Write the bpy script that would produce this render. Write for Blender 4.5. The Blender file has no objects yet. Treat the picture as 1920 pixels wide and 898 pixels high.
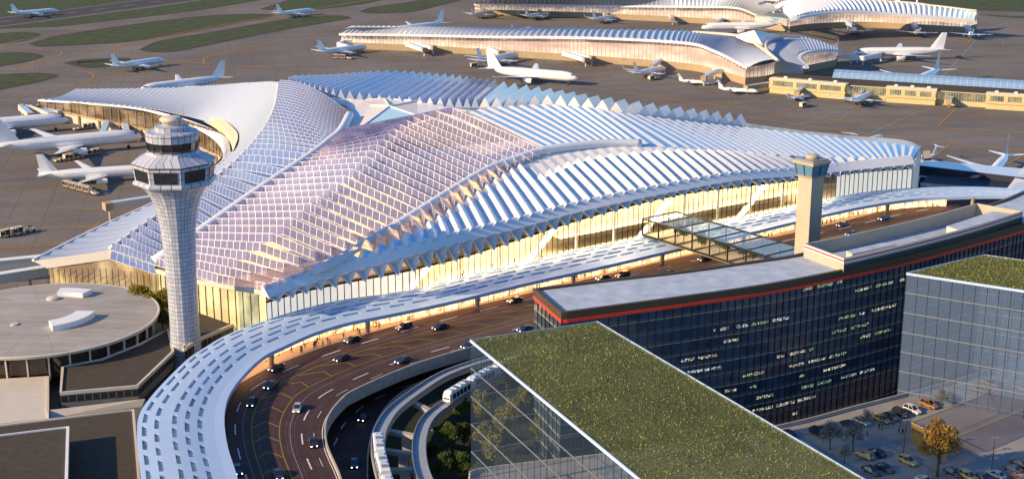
import bpy, math, random
from mathutils import Vector, Matrix
R = math.radians
rnd = random.Random(11)
scn = bpy.context.scene
COL = scn.collection
V = Vector
# ------------------------------------------------------------------ camera
CH, PITCH, FPX = 160.0, R(15.8), 50 / 36 * 1920
cd = bpy.data.cameras.new('camera'); cam = bpy.data.objects.new('camera', cd); COL.objects.link(cam)
cam.location = (0, 0, CH); cam.rotation_euler = (math.pi / 2 - PITCH, 0, 0)
cd.lens = 50; cd.sensor_width = 36; cd.clip_start = 1; cd.clip_end = 20000
scn.camera = cam
SP, CP = math.sin(PITCH), math.cos(PITCH)
def G(u, v, z=0.0):
    """survey point: where the sight line of photo pixel (u, v) meets height z"""
    x = (u - 960) / FPX; y = (449 - v) / FPX
    d = V((x, CP + y * SP, -SP + y * CP))
    t = (z - CH) / d.z
    return V((x * t, d.y * t, z))
def HZ(p, v):
    """height above plan point p that is seen at photo row v"""
    y = (449 - v) / FPX
    return CH + p.y * (-SP + y * CP) / (CP + y * SP)
def up(p, z): return V((p.x, p.y, z))
# ------------------------------------------------------------------ mesh builder
class MB:
    def __init__(s): s.v = []; s.f = []; s.m = []; s.uv = []
    def face(s, pts, mi=0, uv=None):
        n = len(s.v); s.v += [tuple(p) for p in pts]; s.f.append(tuple(range(n, n + len(pts)))); s.m.append(mi)
        s.uv.append(uv if uv else [(0.5, 0.5)] * len(pts))
    def quadbox(s, b, t, mi=0, mt=None):
        """b, t: bottom and top rings of equal length (ccw from above)"""
        n = len(b)
        for i in range(n):
            j = (i + 1) % n
            w = (V(b[j]) - V(b[i])).length
            s.face([b[i], b[j], t[j], t[i]], mi, [(0, 0), (w, 0), (w, t[i][2] - b[i][2]), (0, t[i][2] - b[i][2])])
        s.face(list(reversed(b)), mi); s.face(t, mi if mt is None else mt)
    def box(s, x0, x1, y0, y1, z0, z1, mi=0, mt=None, M=None):
        b = [V((x0, y0, z0)), V((x1, y0, z0)), V((x1, y1, z0)), V((x0, y1, z0))]
        t = [V((p.x, p.y, z1)) for p in b]
        if M: b = [M @ p for p in b]; t = [M @ p for p in t]
        s.quadbox(b, t, mi, mt)
    def prism(s, poly, z0, z1, mi=0, mt=None):
        if area(poly) < 0: poly = list(reversed(poly))
        s.quadbox([up(p, z0) for p in poly], [up(p, z1) for p in poly], mi, mt)
    def beam(s, a, b, w, h, mi=0, w2=None, h2=None):
        """square bar from a to b"""
        a = V(a); b = V(b); d = (b - a)
        if d.length < 1e-6: return
        d.normalize()
        sd = d.cross(V((0, 0, 1)))
        if sd.length < 1e-3: sd = V((1, 0, 0))
        sd.normalize(); un = sd.cross(d)
        w2 = w if w2 is None else w2; h2 = h if h2 is None else h2
        A = [a + sd * w / 2 * i + un * h / 2 * j for i, j in ((-1, -1), (1, -1), (1, 1), (-1, 1))]
        B = [b + sd * w2 / 2 * i + un * h2 / 2 * j for i, j in ((-1, -1), (1, -1), (1, 1), (-1, 1))]
        for i in range(4):
            j = (i + 1) % 4; s.face([A[i], A[j], B[j], B[i]], mi)
        s.face(list(reversed(A)), mi); s.face(B, mi)
    def tube(s, pts, rads, n=8, mi=0, cap=True):
        rings = []
        for i, p in enumerate(pts):
            p = V(p); a = V(pts[max(i - 1, 0)]); b = V(pts[min(i + 1, len(pts) - 1)])
            d = (b - a).normalized(); sd = d.cross(V((0, 0, 1)))
            if sd.length < 1e-3: sd = V((1, 0, 0))
            sd.normalize(); un = sd.cross(d)
            r = rads[i] if isinstance(rads, (list, tuple)) else rads
            rings.append([p + (sd * math.cos(2 * math.pi * k / n) + un * math.sin(2 * math.pi * k / n)) * r for k in range(n)])
        for i in range(len(rings) - 1):
            for k in range(n):
                q = (k + 1) % n
                s.face([rings[i][k], rings[i][q], rings[i + 1][q], rings[i + 1][k]], mi, [(k, i), (k + 1, i), (k + 1, i + 1), (k, i + 1)])
        if cap: s.face(list(reversed(rings[0])), mi); s.face(rings[-1], mi)
    def lathe(s, prof, n, c=(0, 0, 0), mi=0, ph=0, us=1.0, vs=1.0, cap=True, mis=None):
        rings = [[V((c[0] + r * math.cos(ph + 2 * math.pi * k / n), c[1] + r * math.sin(ph + 2 * math.pi * k / n), c[2] + z)) for k in range(n)] for r, z in prof]
        L = 0
        for i in range(len(prof) - 1):
            dl = math.hypot(prof[i + 1][0] - prof[i][0], prof[i + 1][1] - prof[i][1])
            for k in range(n):
                q = (k + 1) % n
                s.face([rings[i][k], rings[i][q], rings[i + 1][q], rings[i + 1][k]], mis[i] if mis else mi,
                       [(k * us, L * vs), ((k + 1) * us, L * vs), ((k + 1) * us, (L + dl) * vs), (k * us, (L + dl) * vs)])
            L += dl
        if cap: s.face(list(reversed(rings[0])), mis[0] if mis else mi); s.face(rings[-1], mis[-1] if mis else mi)
    def sweep(s, path, prof, mi=0, closed=True, us=1.0):
        """path: plan polyline with z; prof: [(offset to the left, dz)]"""
        n = len(path); rings = []; L = [0]
        for i in range(n):
            a = path[max(i - 1, 0)]; b = path[min(i + 1, n - 1)]
            d = V((b.x - a.x, b.y - a.y, 0)).normalized(); nl = V((-d.y, d.x, 0))
            rings.append([path[i] + nl * o + V((0, 0, h)) for o, h in prof])
            if i: L.append(L[-1] + (path[i] - path[i - 1]).length)
        m = len(prof)
        for i in range(n - 1):
            for k in range(m if closed else m - 1):
                q = (k + 1) % m
                s.face([rings[i][k], rings[i][q], rings[i + 1][q], rings[i + 1][k]], mi,
                       [(L[i] * us, k), (L[i] * us, k + 1), (L[i + 1] * us, k + 1), (L[i + 1] * us, k)])
        if closed and m > 2: s.face(list(reversed(rings[0])), mi); s.face(rings[-1], mi)
    def ribbon(s, A, B, mi=0, us=1.0):
        L = 0
        for i in range(len(A) - 1):
            dl = (A[i + 1] - A[i]).length
            s.face([A[i], A[i + 1], B[i + 1], B[i]], mi, [(L * us, 0), ((L + dl) * us, 0), ((L + dl) * us, 1), (L * us, 1)]); L += dl
    def build(s, name, mats, parent=None, local=False, smooth=False):
        me = bpy.data.meshes.new(name)
        off = V((0, 0, 0)) if (parent is None or local) else wloc(parent)
        me.from_pydata([(x - off.x, y - off.y, z - off.z) for x, y, z in s.v], [], s.f)
        for m in (mats if isinstance(mats, (list, tuple)) else [mats]): me.materials.append(m)
        me.polygons.foreach_set('material_index', s.m)
        ul = me.uv_layers.new(name='UVMap')
        ul.data.foreach_set('uv', [c for f in s.uv for p in f for c in p])
        if smooth:
            import bmesh
            bm = bmesh.new(); bm.from_mesh(me); bmesh.ops.remove_doubles(bm, verts=bm.verts, dist=1e-4); bm.to_mesh(me); bm.free()
            me.polygons.foreach_set('use_smooth', [True] * len(me.polygons))
        me.update()
        o = bpy.data.objects.new(name, me); COL.objects.link(o)
        if parent is not None: o.parent = parent
        return o
def wloc(o):
    p = V((0, 0, 0))
    while o is not None: p += o.location; o = o.parent
    return p
def area(p): return sum(p[i].x * p[(i + 1) % len(p)].y - p[(i + 1) % len(p)].x * p[i].y for i in range(len(p))) / 2
def tag(o, label, cat, group=None):
    o['label'] = label; o['category'] = cat
    if group: o['group'] = group
    return o
def thing(name, label, cat, loc=(0, 0, 0), rz=0, group=None):
    o = bpy.data.objects.new(name, None); COL.objects.link(o); o.location = loc; o.rotation_euler = (0, 0, rz)
    o.empty_display_size = 1
    return tag(o, label, cat, group)
def struct(o, kind='structure'): o['kind'] = kind; return o
KIDS = {}
def copy_tree(o, parent=None):
    c = o.copy(); COL.objects.link(c)
    if parent is not None: c.parent = parent
    for ch in kids_of(o): copy_tree(ch, c)
    return c
def kids_of(o):
    if o.name not in KIDS: KIDS[o.name] = list(o.children)
    return KIDS[o.name]
def place(proto, first, loc, rz, label, scale=None, group=None):
    """first use moves the model itself, later uses copy it with its parts"""
    o = proto if not first.get(proto.name) else copy_tree(proto)
    first[proto.name] = True
    o.location = loc; o.rotation_euler = (0, 0, rz)
    if scale: o.scale = (scale,) * 3
    o['label'] = label
    if group: o['group'] = group
    return o
USED = {}
# ------------------------------------------------------------------ curves
def cr(P, n):
    """Catmull-Rom through P, n samples spaced by arc length"""
    P = [V(p) for p in P]
    if len(P) == 2: return [P[0].lerp(P[1], i / (n - 1)) for i in range(n)]
    Q = [P[0] * 2 - P[1]] + P + [P[-1] * 2 - P[-2]]
    out = []
    for i in range(1, len(Q) - 2):
        for k in range(24):
            t = k / 24; a, b, c, d = Q[i - 1:i + 3]
            out.append(0.5 * ((2 * b) + (c - a) * t + (2 * a - 5 * b + 4 * c - d) * t * t + (3 * b - a - 3 * c + d) * t ** 3))
    out.append(P[-1])
    L = [0]
    for i in range(1, len(out)): L.append(L[-1] + (out[i] - out[i - 1]).length)
    res = []; j = 0
    for i in range(n):
        s = L[-1] * i / (n - 1)
        while j < len(L) - 2 and L[j + 1] < s: j += 1
        f = (s - L[j]) / max(L[j + 1] - L[j], 1e-9)
        res.append(out[j].lerp(out[j + 1], min(max(f, 0), 1)))
    return res
def cg(P, n): return cr([G(*p) for p in P], n)
class Curve:
    """arc-length curve through surveyed points (u, v, z)"""
    def __init__(s, P, n=400): s.p = cr([G(*q) if not isinstance(q, V) else q for q in P], n); s.n = n
    def __call__(s, t):
        x = min(max(t, 0), 1) * (s.n - 1); i = min(int(x), s.n - 2)
        return s.p[i].lerp(s.p[i + 1], x - i)
    def length(s): return sum((s.p[i + 1] - s.p[i]).length for i in range(s.n - 1))
def inset(poly, d):
    if area(poly) < 0: poly = list(reversed(poly))
    out = []; n = len(poly)
    for i in range(n):
        a, b, c = poly[i - 1], poly[i], poly[(i + 1) % n]
        e = ((b - a).normalized() + (c - b).normalized())
        if e.length < 1e-6: e = V((1, 0, 0))
        e.normalize(); nl = V((-e.y, e.x, 0)); out.append(b + nl * d)
    return out
# ------------------------------------------------------------------ materials
class NT:
    def __init__(s, name):
        s.m = bpy.data.materials.new(name); s.m.use_nodes = True; s.t = s.m.node_tree; s.t.nodes.clear()
        s.out = s.n('ShaderNodeOutputMaterial')
    def n(s, t, **k):
        x = s.t.nodes.new(t)
        for a, b in k.items(): setattr(x, a, b)
        return x
    def l(s, a, b): s.t.links.new(a, b)
    def val(s, inp, x):
        if isinstance(x, bpy.types.NodeSocket): s.l(x, inp)
        elif isinstance(x, (tuple, list)) and len(x) == 3 and inp.type == 'RGBA': inp.default_value = (*x, 1)
        else: inp.default_value = x
    def math(s, op, a, b=None, c=None):
        x = s.n('ShaderNodeMath', operation=op); s.val(x.inputs[0], a)
        if b is not None: s.val(x.inputs[1], b)
        if c is not None: s.val(x.inputs[2], c)
        return x.outputs[0]
    def mix(s, f, a, b):
        x = s.n('ShaderNodeMix', data_type='RGBA'); s.val(x.inputs['Factor'], f)
        s.val(x.inputs[6], a); s.val(x.inputs[7], b); return x.outputs[2]
    def noise(s, scale, detail=3, coord=None, rough=0.55):
        x = s.n('ShaderNodeTexNoise'); x.inputs['Scale'].default_value = scale; x.inputs['Detail'].default_value = detail
        x.inputs['Roughness'].default_value = rough
        s.l(coord if coord is not None else s.pos(), x.inputs['Vector']); return x.outputs['Fac']
    def pos(s): return s.n('ShaderNodeNewGeometry').outputs['Position']
    def obj(s): return s.n('ShaderNodeTexCoord').outputs['Object']
    def uv(s): return s.n('ShaderNodeTexCoord').outputs['UV']
    def xyz(s, v):
        x = s.n('ShaderNodeSeparateXYZ'); s.l(v, x.inputs[0]); return x.outputs
    def scale(s, v, sc):
        x = s.n('ShaderNodeVectorMath', operation='MULTIPLY'); s.l(v, x.inputs[0]); x.inputs[1].default_value = sc; return x.outputs[0]
    def ramp(s, f, a, b):
        x = s.n('ShaderNodeMapRange'); x.inputs[1].default_value = a; x.inputs[2].default_value = b; s.l(f, x.inputs[0]); return x.outputs[0]
    def line(s, x, w):
        """1 within w (fraction of the cell) of every whole number"""
        f = s.math('FRACT', x); return s.math('GREATER_THAN', s.math('ABSOLUTE', s.math('SUBTRACT', f, 0.5)), 0.5 - w / 2)
    def prin(s, base, rough=0.5, metal=0, spec=0.5, emit=None, estr=0, alpha=None, coat=0):
        p = s.n('ShaderNodeBsdfPrincipled'); s.val(p.inputs['Base Color'], base); s.val(p.inputs['Roughness'], rough)
        p.inputs['Metallic'].default_value = metal; p.inputs['Specular IOR Level'].default_value = spec
        if emit is not None: s.val(p.inputs['Emission Color'], emit); s.val(p.inputs['Emission Strength'], estr)
        if coat: p.inputs['Coat Weight'].default_value = coat; p.inputs['Coat Roughness'].default_value = 0.08
        return p
    def transp(s, c=(1, 1, 1)):
        x = s.n('ShaderNodeBsdfTransparent'); s.val(x.inputs[0], c); return x.outputs[0]
    def mixs(s, f, a, b):
        x = s.n('ShaderNodeMixShader'); s.val(x.inputs[0], f); s.l(a, x.inputs[1]); s.l(b, x.inputs[2]); return x.outputs[0]
    def bump(s, p, h, st=0.3, dist=0.1):
        b = s.n('ShaderNodeBump'); b.inputs['Strength'].default_value = st; b.inputs['Distance'].default_value = dist
        s.l(h, b.inputs['Height']); s.l(b.outputs[0], p.inputs['Normal'])
    def done(s, sh): s.l(sh, s.out.inputs[0]); return s.m
def mat(name, base, rough=0.6, metal=0, spec=0.4, var=0.0, scale=1.0, col2=None, bump=0, coord='pos', coat=0, detail=4, stretch=None):
    t = NT(name); c = base
    co = t.pos() if coord == 'pos' else t.obj()
    if stretch: co = t.scale(co, stretch)
    if var or col2:
        f = t.noise(scale, detail, co); f = t.ramp(f, 0.3, 0.7)
        lo = col2 if col2 else tuple(x * (1 - var) for x in base)
        c = t.mix(f, lo, base)
    p = t.prin(c, rough, metal, spec, coat=coat)
    if bump: t.bump(p, t.noise(scale * 3, 3, co), bump, 0.2)
    return t.done(p.outputs[0])
def emis(name, c, s):
    t = NT(name); e = t.n('ShaderNodeEmission'); t.val(e.inputs[0], c); e.inputs[1].default_value = s; return t.done(e.outputs[0])
def litw(name, c, s):
    t = NT(name); f = t.ramp(t.noise(1.6, 3, t.scale(t.pos(), (1, 1, 2.2)), .7), .47, .64)
    return t.done(t.prin((.03, .04, .05), .2, emit=c, estr=t.math('MULTIPLY', f, s)).outputs[0])
M = {}
def mats():
    M['beam'] = mat('beam_white', (.84, .83, .84), .5, var=.04, scale=.3)
    M['white'] = mat('white_paint', (.78, .78, .79), .45, var=.06, scale=.3)
    M['roof'] = mat('white_roof_metal', (.70, .71, .76), .38, spec=.5, var=.07, scale=.12, detail=6)
    M['plane'] = mat('aircraft_white', (.82, .82, .83), .28, spec=.5, var=.04, scale=.4, coord='obj', coat=.3)
    M['plane_dk'] = mat('fan_dark', (.05, .055, .07), .4)
    M['plane_gl'] = mat('cabin_window_dark', (.10, .12, .16), .15)
    M['tyre'] = mat('tyre', (.02, .02, .02), .9)
    M['steel'] = mat('steel_grey', (.35, .36, .38), .4, .6)
    M['concrete'] = mat('pale_concrete', (.42, .39, .36), .85, var=.25, scale=.5, bump=.2)
    M['conc_dk'] = mat('dull_concrete', (.24, .22, .20), .9, var=.3, scale=.4)
    M['tan'] = mat('tan_wall', (.40, .31, .20), .8, var=.15, scale=.4)
    M['beige'] = mat('pale_beige', (.58, .53, .46), .75, var=.10, scale=.3)
    M['brownroof'] = mat('brown_gravel_roof', (.066, .054, .041), .95, var=.35, scale=.5, bump=.4, detail=8)
    M['brown'] = mat('bronze_metal', (.085, .058, .036), .5, .2)
    M['dark'] = mat('dark_frame', (.035, .035, .04), .5)
    M['black'] = mat('black_frame', (.012, .012, .015), .5)
    M['red'] = mat('red_stripe', (.80, .05, .02), .4)
    M['yellow'] = mat('yellow_line', (.46, .25, .03), .8, var=.4, scale=1.5)
    M['road_yellow'] = mat('road_yellow', (.27, .22, .025), .8, var=.4, scale=2)
    M['road_white'] = mat('road_white', (.75, .75, .78), .7, var=.35, scale=1.3)
    M['faintline'] = mat('faded_white_line', (.36, .36, .38), .8, var=.3, scale=.5)
    M['rail'] = mat('guideway_surface', (.30, .34, .42), .5, var=.15, scale=.6)
    M['canopy'] = mat('canopy_white', (.44, .58, .80), .42, spec=.5, var=.05, scale=.25)
    M['soffit'] = mat('canopy_soffit', (.55, .50, .42), .7)
    M['walk'] = mat('pink_paving', (.40, .31, .24), .8, var=.2, scale=.8)
    M['bark'] = mat('bark', (.09, .065, .045), .9, var=.4, scale=4)
    M['gold'] = emis('warm_lamp', (1.0, .84, .56), 48)
    M['lampstrip'] = emis('warm_soffit_lamp', (1.0, .52, .24), 8)
    M['headlight'] = emis('headlamp', (.9, .95, 1.0), 5)
    M['taillight'] = mat('tail_lamp', (.35, .01, .01), .3)
    M['lit_cool'] = litw('lit_blind_cool', (.70, .86, .90), .8)
    M['lit_warm'] = litw('lit_blind_warm', (.95, .90, .62), .75)
    M['lit_green'] = litw('lit_blind_green', (.60, .85, .45), .6)
    M['hedge'] = mat('ground_cover', (.018, .032, .012), .95, col2=(.008, .014, .006), scale=.6, bump=.9, detail=8)
    # apron: big concrete slabs with joints, tyre and oil stains
    t = NT('apron_concrete'); p = t.pos(); o = t.xyz(p)
    rot = t.n('ShaderNodeVectorRotate', rotation_type='Z_AXIS'); t.l(p, rot.inputs[0]); rot.inputs['Angle'].default_value = R(-12)
    ro = t.xyz(rot.outputs[0])
    j = t.math('MAXIMUM', t.line(t.math('DIVIDE', ro[0], 15), .02), t.line(t.math('DIVIDE', ro[1], 15), .02))
    n1 = t.ramp(t.noise(.012, 6, p), .35, .65); n2 = t.ramp(t.noise(.35, 6, p), .25, .75)
    st = t.ramp(t.noise(.05, 5, t.scale(rot.outputs[0], (.25, 1.6, 1))), .45, .8)
    c = t.mix(n1, (.155, .14, .128), (.225, .205, .188)); c = t.mix(t.math('MULTIPLY', n2, .45), c, (.11, .10, .095))
    c = t.mix(t.math('MULTIPLY', st, .5), c, (.085, .075, .068)); c = t.mix(t.math('MULTIPLY', j, .6), c, (.07, .065, .06))
    ox = t.ramp(t.noise(.022, 6, p, .65), .56, .72); c = t.mix(t.math('MULTIPLY', ox, .55), c, (.19, .105, .06))
    pr = t.prin(c, .85, spec=.12); M['apron'] = t.done(pr.outputs[0])
    M['runway'] = mat('runway_asphalt', (.062, .056, .054), .9, var=.35, scale=.08)
    M['shoulder'] = mat('shoulder_earth', (.060, .047, .034), .95, var=.3, scale=.2)
    M['grass'] = mat('mown_grass', (.060, .080, .018), .95, col2=(.024, .038, .008), scale=.11, detail=10)
    # road asphalt with worn wheel tracks
    t = NT('road_asphalt'); p = t.pos()
    c = t.mix(t.ramp(t.noise(.15, 6, p), .3, .7), (.052, .024, .023), (.080, .042, .041))
    c = t.mix(t.math('MULTIPLY', t.ramp(t.noise(2.5, 4, p), .3, .7), .3), c, (.03, .026, .03))
    pr = t.prin(c, .7, spec=.2); M['asphalt'] = t.done(pr.outputs[0])
    # parking deck
    t = NT('parking_deck'); p = t.pos()
    c = t.mix(t.ramp(t.noise(.12, 6, p), .3, .7), (.21, .20, .205), (.30, .29, .29))
    c = t.mix(t.math('MULTIPLY', t.ramp(t.noise(3, 5, p), .4, .8), .3), c, (.15, .145, .15))
    M['deck'] = t.done(t.prin(c, .75).outputs[0])
    M['lineon'] = mat('stall_line', (.40, .47, .50), .7, var=.3, scale=2)
    # hotel roof membrane
    t = NT('roof_membrane'); p = t.pos()
    c = t.mix(t.ramp(t.noise(.25, 8, p), .3, .7), (.30, .36, .46), (.45, .52, .63))
    M['membrane'] = t.done(t.prin(c, .8).outputs[0])
    # ---- glass with a painted-on-the-pane frame grid (uv: one unit per pane)
    def skyglass(name, tint, body, tfac, frame=(.75, .76, .80), wx=.07, wy=.10, rough=.1, stag=False):
        t = NT(name); q = t.xyz(t.uv()); x, y = q[0], q[1]
        if stag: x = t.math('ADD', x, t.math('MULTIPLY', t.math('FLOOR', y), .5))
        fm = t.math('MAXIMUM', t.line(x, wx), t.line(y, wy))
        cell = t.n('ShaderNodeCombineXYZ'); t.l(t.math('FLOOR', x), cell.inputs[0]); t.l(t.math('FLOOR', y), cell.inputs[1])
        wn = t.n('ShaderNodeTexWhiteNoise'); t.l(t.n('ShaderNodeVectorMath', operation='ADD').outputs[0], wn.inputs[0])
        va = wn.inputs[0].links[0].from_node; t.l(cell.outputs[0], va.inputs[0])
        bc = t.mix(t.math('MULTIPLY', wn.outputs[0], .35), body, tuple(b * .55 for b in body))
        pg = t.prin(bc, rough, spec=.9); gl = t.mixs(tfac, pg.outputs[0], t.transp(tint))
        fr = t.prin(frame, .45); return t.done(t.mixs(fm, gl, fr.outputs[0]))
    M['sky_blue'] = skyglass('blue_skylight', (.72, .78, .95), (.18, .25, .52), .22, frame=(.62, .64, .70), wx=.05, wy=.07)
    M['sky_pale'] = skyglass('pale_blue_skylight', (.78, .84, .96), (.42, .56, .80), .25, wx=.05)
    M['sky_lav'] = skyglass('lavender_skylight', (.92, .86, .96), (.42, .42, .74), .50, frame=(.92, .91, .95), wx=.055, wy=.08)
    M['sky_fin'] = skyglass('fin_glass', (.95, .90, .95), (.42, .42, .74), .66, frame=(.94, .93, .96), wx=.05, wy=.07)
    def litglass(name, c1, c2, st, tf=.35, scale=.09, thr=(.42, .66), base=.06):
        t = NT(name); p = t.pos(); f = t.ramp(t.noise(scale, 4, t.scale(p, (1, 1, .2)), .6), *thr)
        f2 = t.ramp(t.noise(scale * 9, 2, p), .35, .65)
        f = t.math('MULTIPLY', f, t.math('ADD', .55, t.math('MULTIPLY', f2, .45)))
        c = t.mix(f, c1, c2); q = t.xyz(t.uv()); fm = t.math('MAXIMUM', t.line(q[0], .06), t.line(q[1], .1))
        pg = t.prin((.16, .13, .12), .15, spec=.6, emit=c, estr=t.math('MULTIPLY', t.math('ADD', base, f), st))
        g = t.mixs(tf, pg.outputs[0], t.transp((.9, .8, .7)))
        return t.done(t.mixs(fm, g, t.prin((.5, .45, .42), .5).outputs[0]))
    t = NT('ribbed_roof_panels'); q = t.xyz(t.uv()); jn = t.line(q[0], .05); st = t.ramp(t.noise(.5, 6, t.scale(t.pos(), (1, 1, .3)), .7), .35, .75)
    c = t.mix(t.math('MULTIPLY', st, .3), (.74, .74, .77), (.52, .53, .56)); c = t.mix(t.math('MULTIPLY', jn, .4), c, (.40, .41, .44))
    M['roofrib'] = t.done(t.prin(c, .42, spec=.4).outputs[0])
    M['slotpane'] = mat('slot_pane', (.50, .60, .62), .2, col2=(.30, .25, .18), scale=.12, spec=.6)
    M['wingmetal'] = mat('pale_blue_wing_metal', (.35, .40, .52), .36, spec=.5, var=.06, scale=.12, detail=6)
    M['cream'] = mat('sunlit_cream', (.78, .66, .42), .4)
    M['pieryel'] = mat('pale_yellow_pier_wall', (.62, .50, .27), .8, var=.1, scale=.4)
    t = NT('blue_shade_glazing'); y = t.xyz(t.uv())[1]
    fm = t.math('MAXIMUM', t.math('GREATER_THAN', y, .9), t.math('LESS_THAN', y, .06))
    M['blueshade'] = t.done(t.prin(t.mix(fm, (.44, .74, .95), (.80, .80, .82)), .22, spec=.7).outputs[0])  # falling facets, taken for glazing; their sky-blue shade is put into the colour
    t = NT('flat_shade_glazing'); y = t.xyz(t.uv())[1]
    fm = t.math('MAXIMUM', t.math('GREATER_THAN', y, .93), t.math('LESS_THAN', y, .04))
    M['shadeflat'] = t.done(t.prin(t.mix(fm, (.20, .50, .84), (.78, .78, .80)), .16, spec=.8).outputs[0])  # flatter bays, the blue shade of their falling side likewise in the colour
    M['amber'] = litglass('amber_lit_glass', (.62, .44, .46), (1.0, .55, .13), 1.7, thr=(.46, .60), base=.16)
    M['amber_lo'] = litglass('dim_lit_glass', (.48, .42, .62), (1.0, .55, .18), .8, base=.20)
    # façade glass, mostly clear
    def clear(name, tf, tint, body=(.10, .10, .11), rough=.05, spec=.8, emit=None, es=0, const=False):
        t = NT(name); pg = t.prin(body, rough, spec=spec, emit=emit, estr=es)
        lw = t.n('ShaderNodeLayerWeight'); lw.inputs[0].default_value = .25
        f = tf if const else t.math('MULTIPLY', t.math('SUBTRACT', 1.0, lw.outputs[0]), tf)
        return t.done(t.mixs(f, pg.outputs[0], t.transp(tint)))
    M['facade'] = clear('clear_facade_glass', .92, (.97, .93, .85), const=True)
    M['storefront'] = clear('storefront_glass', .92, (1, .95, .85), const=True)
    M['ghost'] = clear('pale_clear_glass', .93, (.91, .96, 1.0), (.18, .27, .42), spec=.5, const=True)
    M['ghost2'] = clear('grey_clear_glass', .72, (.82, .89, 1.0), (.22, .32, .52), spec=.5, const=True)
    M['pane'] = clear('bridge_glass', .55, (.85, .95, 1.0), (.42, .64, .80), const=True)
    M['pavil_amber'] = clear('amber_clear_panel', .75, (.95, .72, .36), (.60, .34, .08), .5, .3, const=True)
    M['pavil_grey'] = clear('smoke_clear_panel', .88, (.86, .86, .9), (.34, .34, .36), .5, .3, const=True)
    t = NT('fritted_facade_glass'); z = t.xyz(t.uv())[1]
    f = t.ramp(z, 0, 1); pg = t.prin(t.mix(f, (.62, .58, .42), (.62, .66, .70)), .25, spec=.6, emit=(1, .95, .82), estr=.45)
    M['frit'] = t.done(t.mixs(.2, pg.outputs[0], t.transp((1, .95, .85))))
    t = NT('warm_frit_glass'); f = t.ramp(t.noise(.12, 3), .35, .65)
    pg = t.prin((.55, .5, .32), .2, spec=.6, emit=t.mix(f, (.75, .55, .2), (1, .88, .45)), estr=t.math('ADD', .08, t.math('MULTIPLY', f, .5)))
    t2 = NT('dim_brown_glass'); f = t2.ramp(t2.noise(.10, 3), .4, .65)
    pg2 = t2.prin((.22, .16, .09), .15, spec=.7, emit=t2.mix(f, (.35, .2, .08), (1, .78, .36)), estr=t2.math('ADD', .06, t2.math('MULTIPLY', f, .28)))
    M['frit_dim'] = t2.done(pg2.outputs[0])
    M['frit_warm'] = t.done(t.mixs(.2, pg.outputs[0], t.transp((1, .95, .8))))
    # concourse facade: pinkish reflective with warm lit hall behind, pane joints by uv in metres
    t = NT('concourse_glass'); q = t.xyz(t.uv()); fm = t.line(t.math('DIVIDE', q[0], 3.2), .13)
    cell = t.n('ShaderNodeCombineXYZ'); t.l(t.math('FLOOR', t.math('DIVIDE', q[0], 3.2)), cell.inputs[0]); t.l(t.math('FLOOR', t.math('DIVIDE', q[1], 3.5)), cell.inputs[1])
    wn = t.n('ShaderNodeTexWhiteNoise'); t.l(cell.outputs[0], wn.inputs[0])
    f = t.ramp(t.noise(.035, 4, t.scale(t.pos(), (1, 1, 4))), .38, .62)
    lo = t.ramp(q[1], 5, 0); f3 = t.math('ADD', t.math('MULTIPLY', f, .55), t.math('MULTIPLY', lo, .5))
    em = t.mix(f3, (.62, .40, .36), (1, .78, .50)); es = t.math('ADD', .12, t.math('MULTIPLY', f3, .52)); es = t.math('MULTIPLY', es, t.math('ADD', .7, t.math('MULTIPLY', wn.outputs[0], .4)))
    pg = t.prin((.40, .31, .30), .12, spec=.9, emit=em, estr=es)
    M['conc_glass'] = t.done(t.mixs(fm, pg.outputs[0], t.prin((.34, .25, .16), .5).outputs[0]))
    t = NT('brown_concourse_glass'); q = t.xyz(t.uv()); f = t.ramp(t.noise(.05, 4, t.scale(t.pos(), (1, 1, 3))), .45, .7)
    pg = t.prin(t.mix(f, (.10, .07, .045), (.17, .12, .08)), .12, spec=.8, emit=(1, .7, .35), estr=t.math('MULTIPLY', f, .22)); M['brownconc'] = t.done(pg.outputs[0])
    # lit old pier glazing
    t = NT('pier_window'); q = t.xyz(t.uv()); fm = t.line(t.math('DIVIDE', q[0], 1.6), .12)
    f = t.ramp(t.noise(.15, 3), .4, .6)
    pg = t.prin((.06, .08, .09), .1, spec=.8, emit=t.mix(f, (.10, .10, .07), (.8, .65, .3)), estr=.25)
    M['pier_win'] = t.done(t.mixs(fm, pg.outputs[0], t.prin((.45, .37, .2), .5).outputs[0]))
    # storefront interior: lit back wall of shops
    t = NT('lit_shop_wall'); q = t.xyz(t.uv()); p = t.pos()
    f = t.ramp(t.noise(.5, 5, p, .7), .4, .62); f2 = t.ramp(t.noise(2.2, 2, p), .45, .55)
    c = t.mix(f, (.9, .52, .14), (1, .82, .45)); c = t.mix(t.math('MULTIPLY', f2, .4), c, (1, .95, .85))
    M['shop'] = t.done(t.prin((.6, .5, .35), .6, emit=c, estr=t.math('ADD', .35, t.math('MULTIPLY', f, 1.3))).outputs[0])
    t = NT('warm_hall_wall'); f = t.ramp(t.noise(.06, 3), .35, .65)
    M['hallwall'] = t.done(t.prin(t.mix(f, (.60, .50, .34), (.76, .68, .5)), .7).outputs[0])
    M['hallfloor'] = mat('hall_floor', (.58, .5, .38), .4, var=.15, scale=.2)
    # dark hotel curtain wall
    t = NT('dark_curtain_glass'); q = t.xyz(t.uv())
    cell = t.n('ShaderNodeCombineXYZ'); t.l(t.math('FLOOR', t.math('DIVIDE', q[0], 1.9)), cell.inputs[0]); t.l(t.math('FLOOR', t.math('DIVIDE', q[1], 3.6)), cell.inputs[1])
    wn = t.n('ShaderNodeTexWhiteNoise'); t.l(cell.outputs[0], wn.inputs[0])
    fl = t.math('FRACT', t.math('DIVIDE', q[1], 3.6)); sp = t.math('LESS_THAN', fl, .3)
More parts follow.
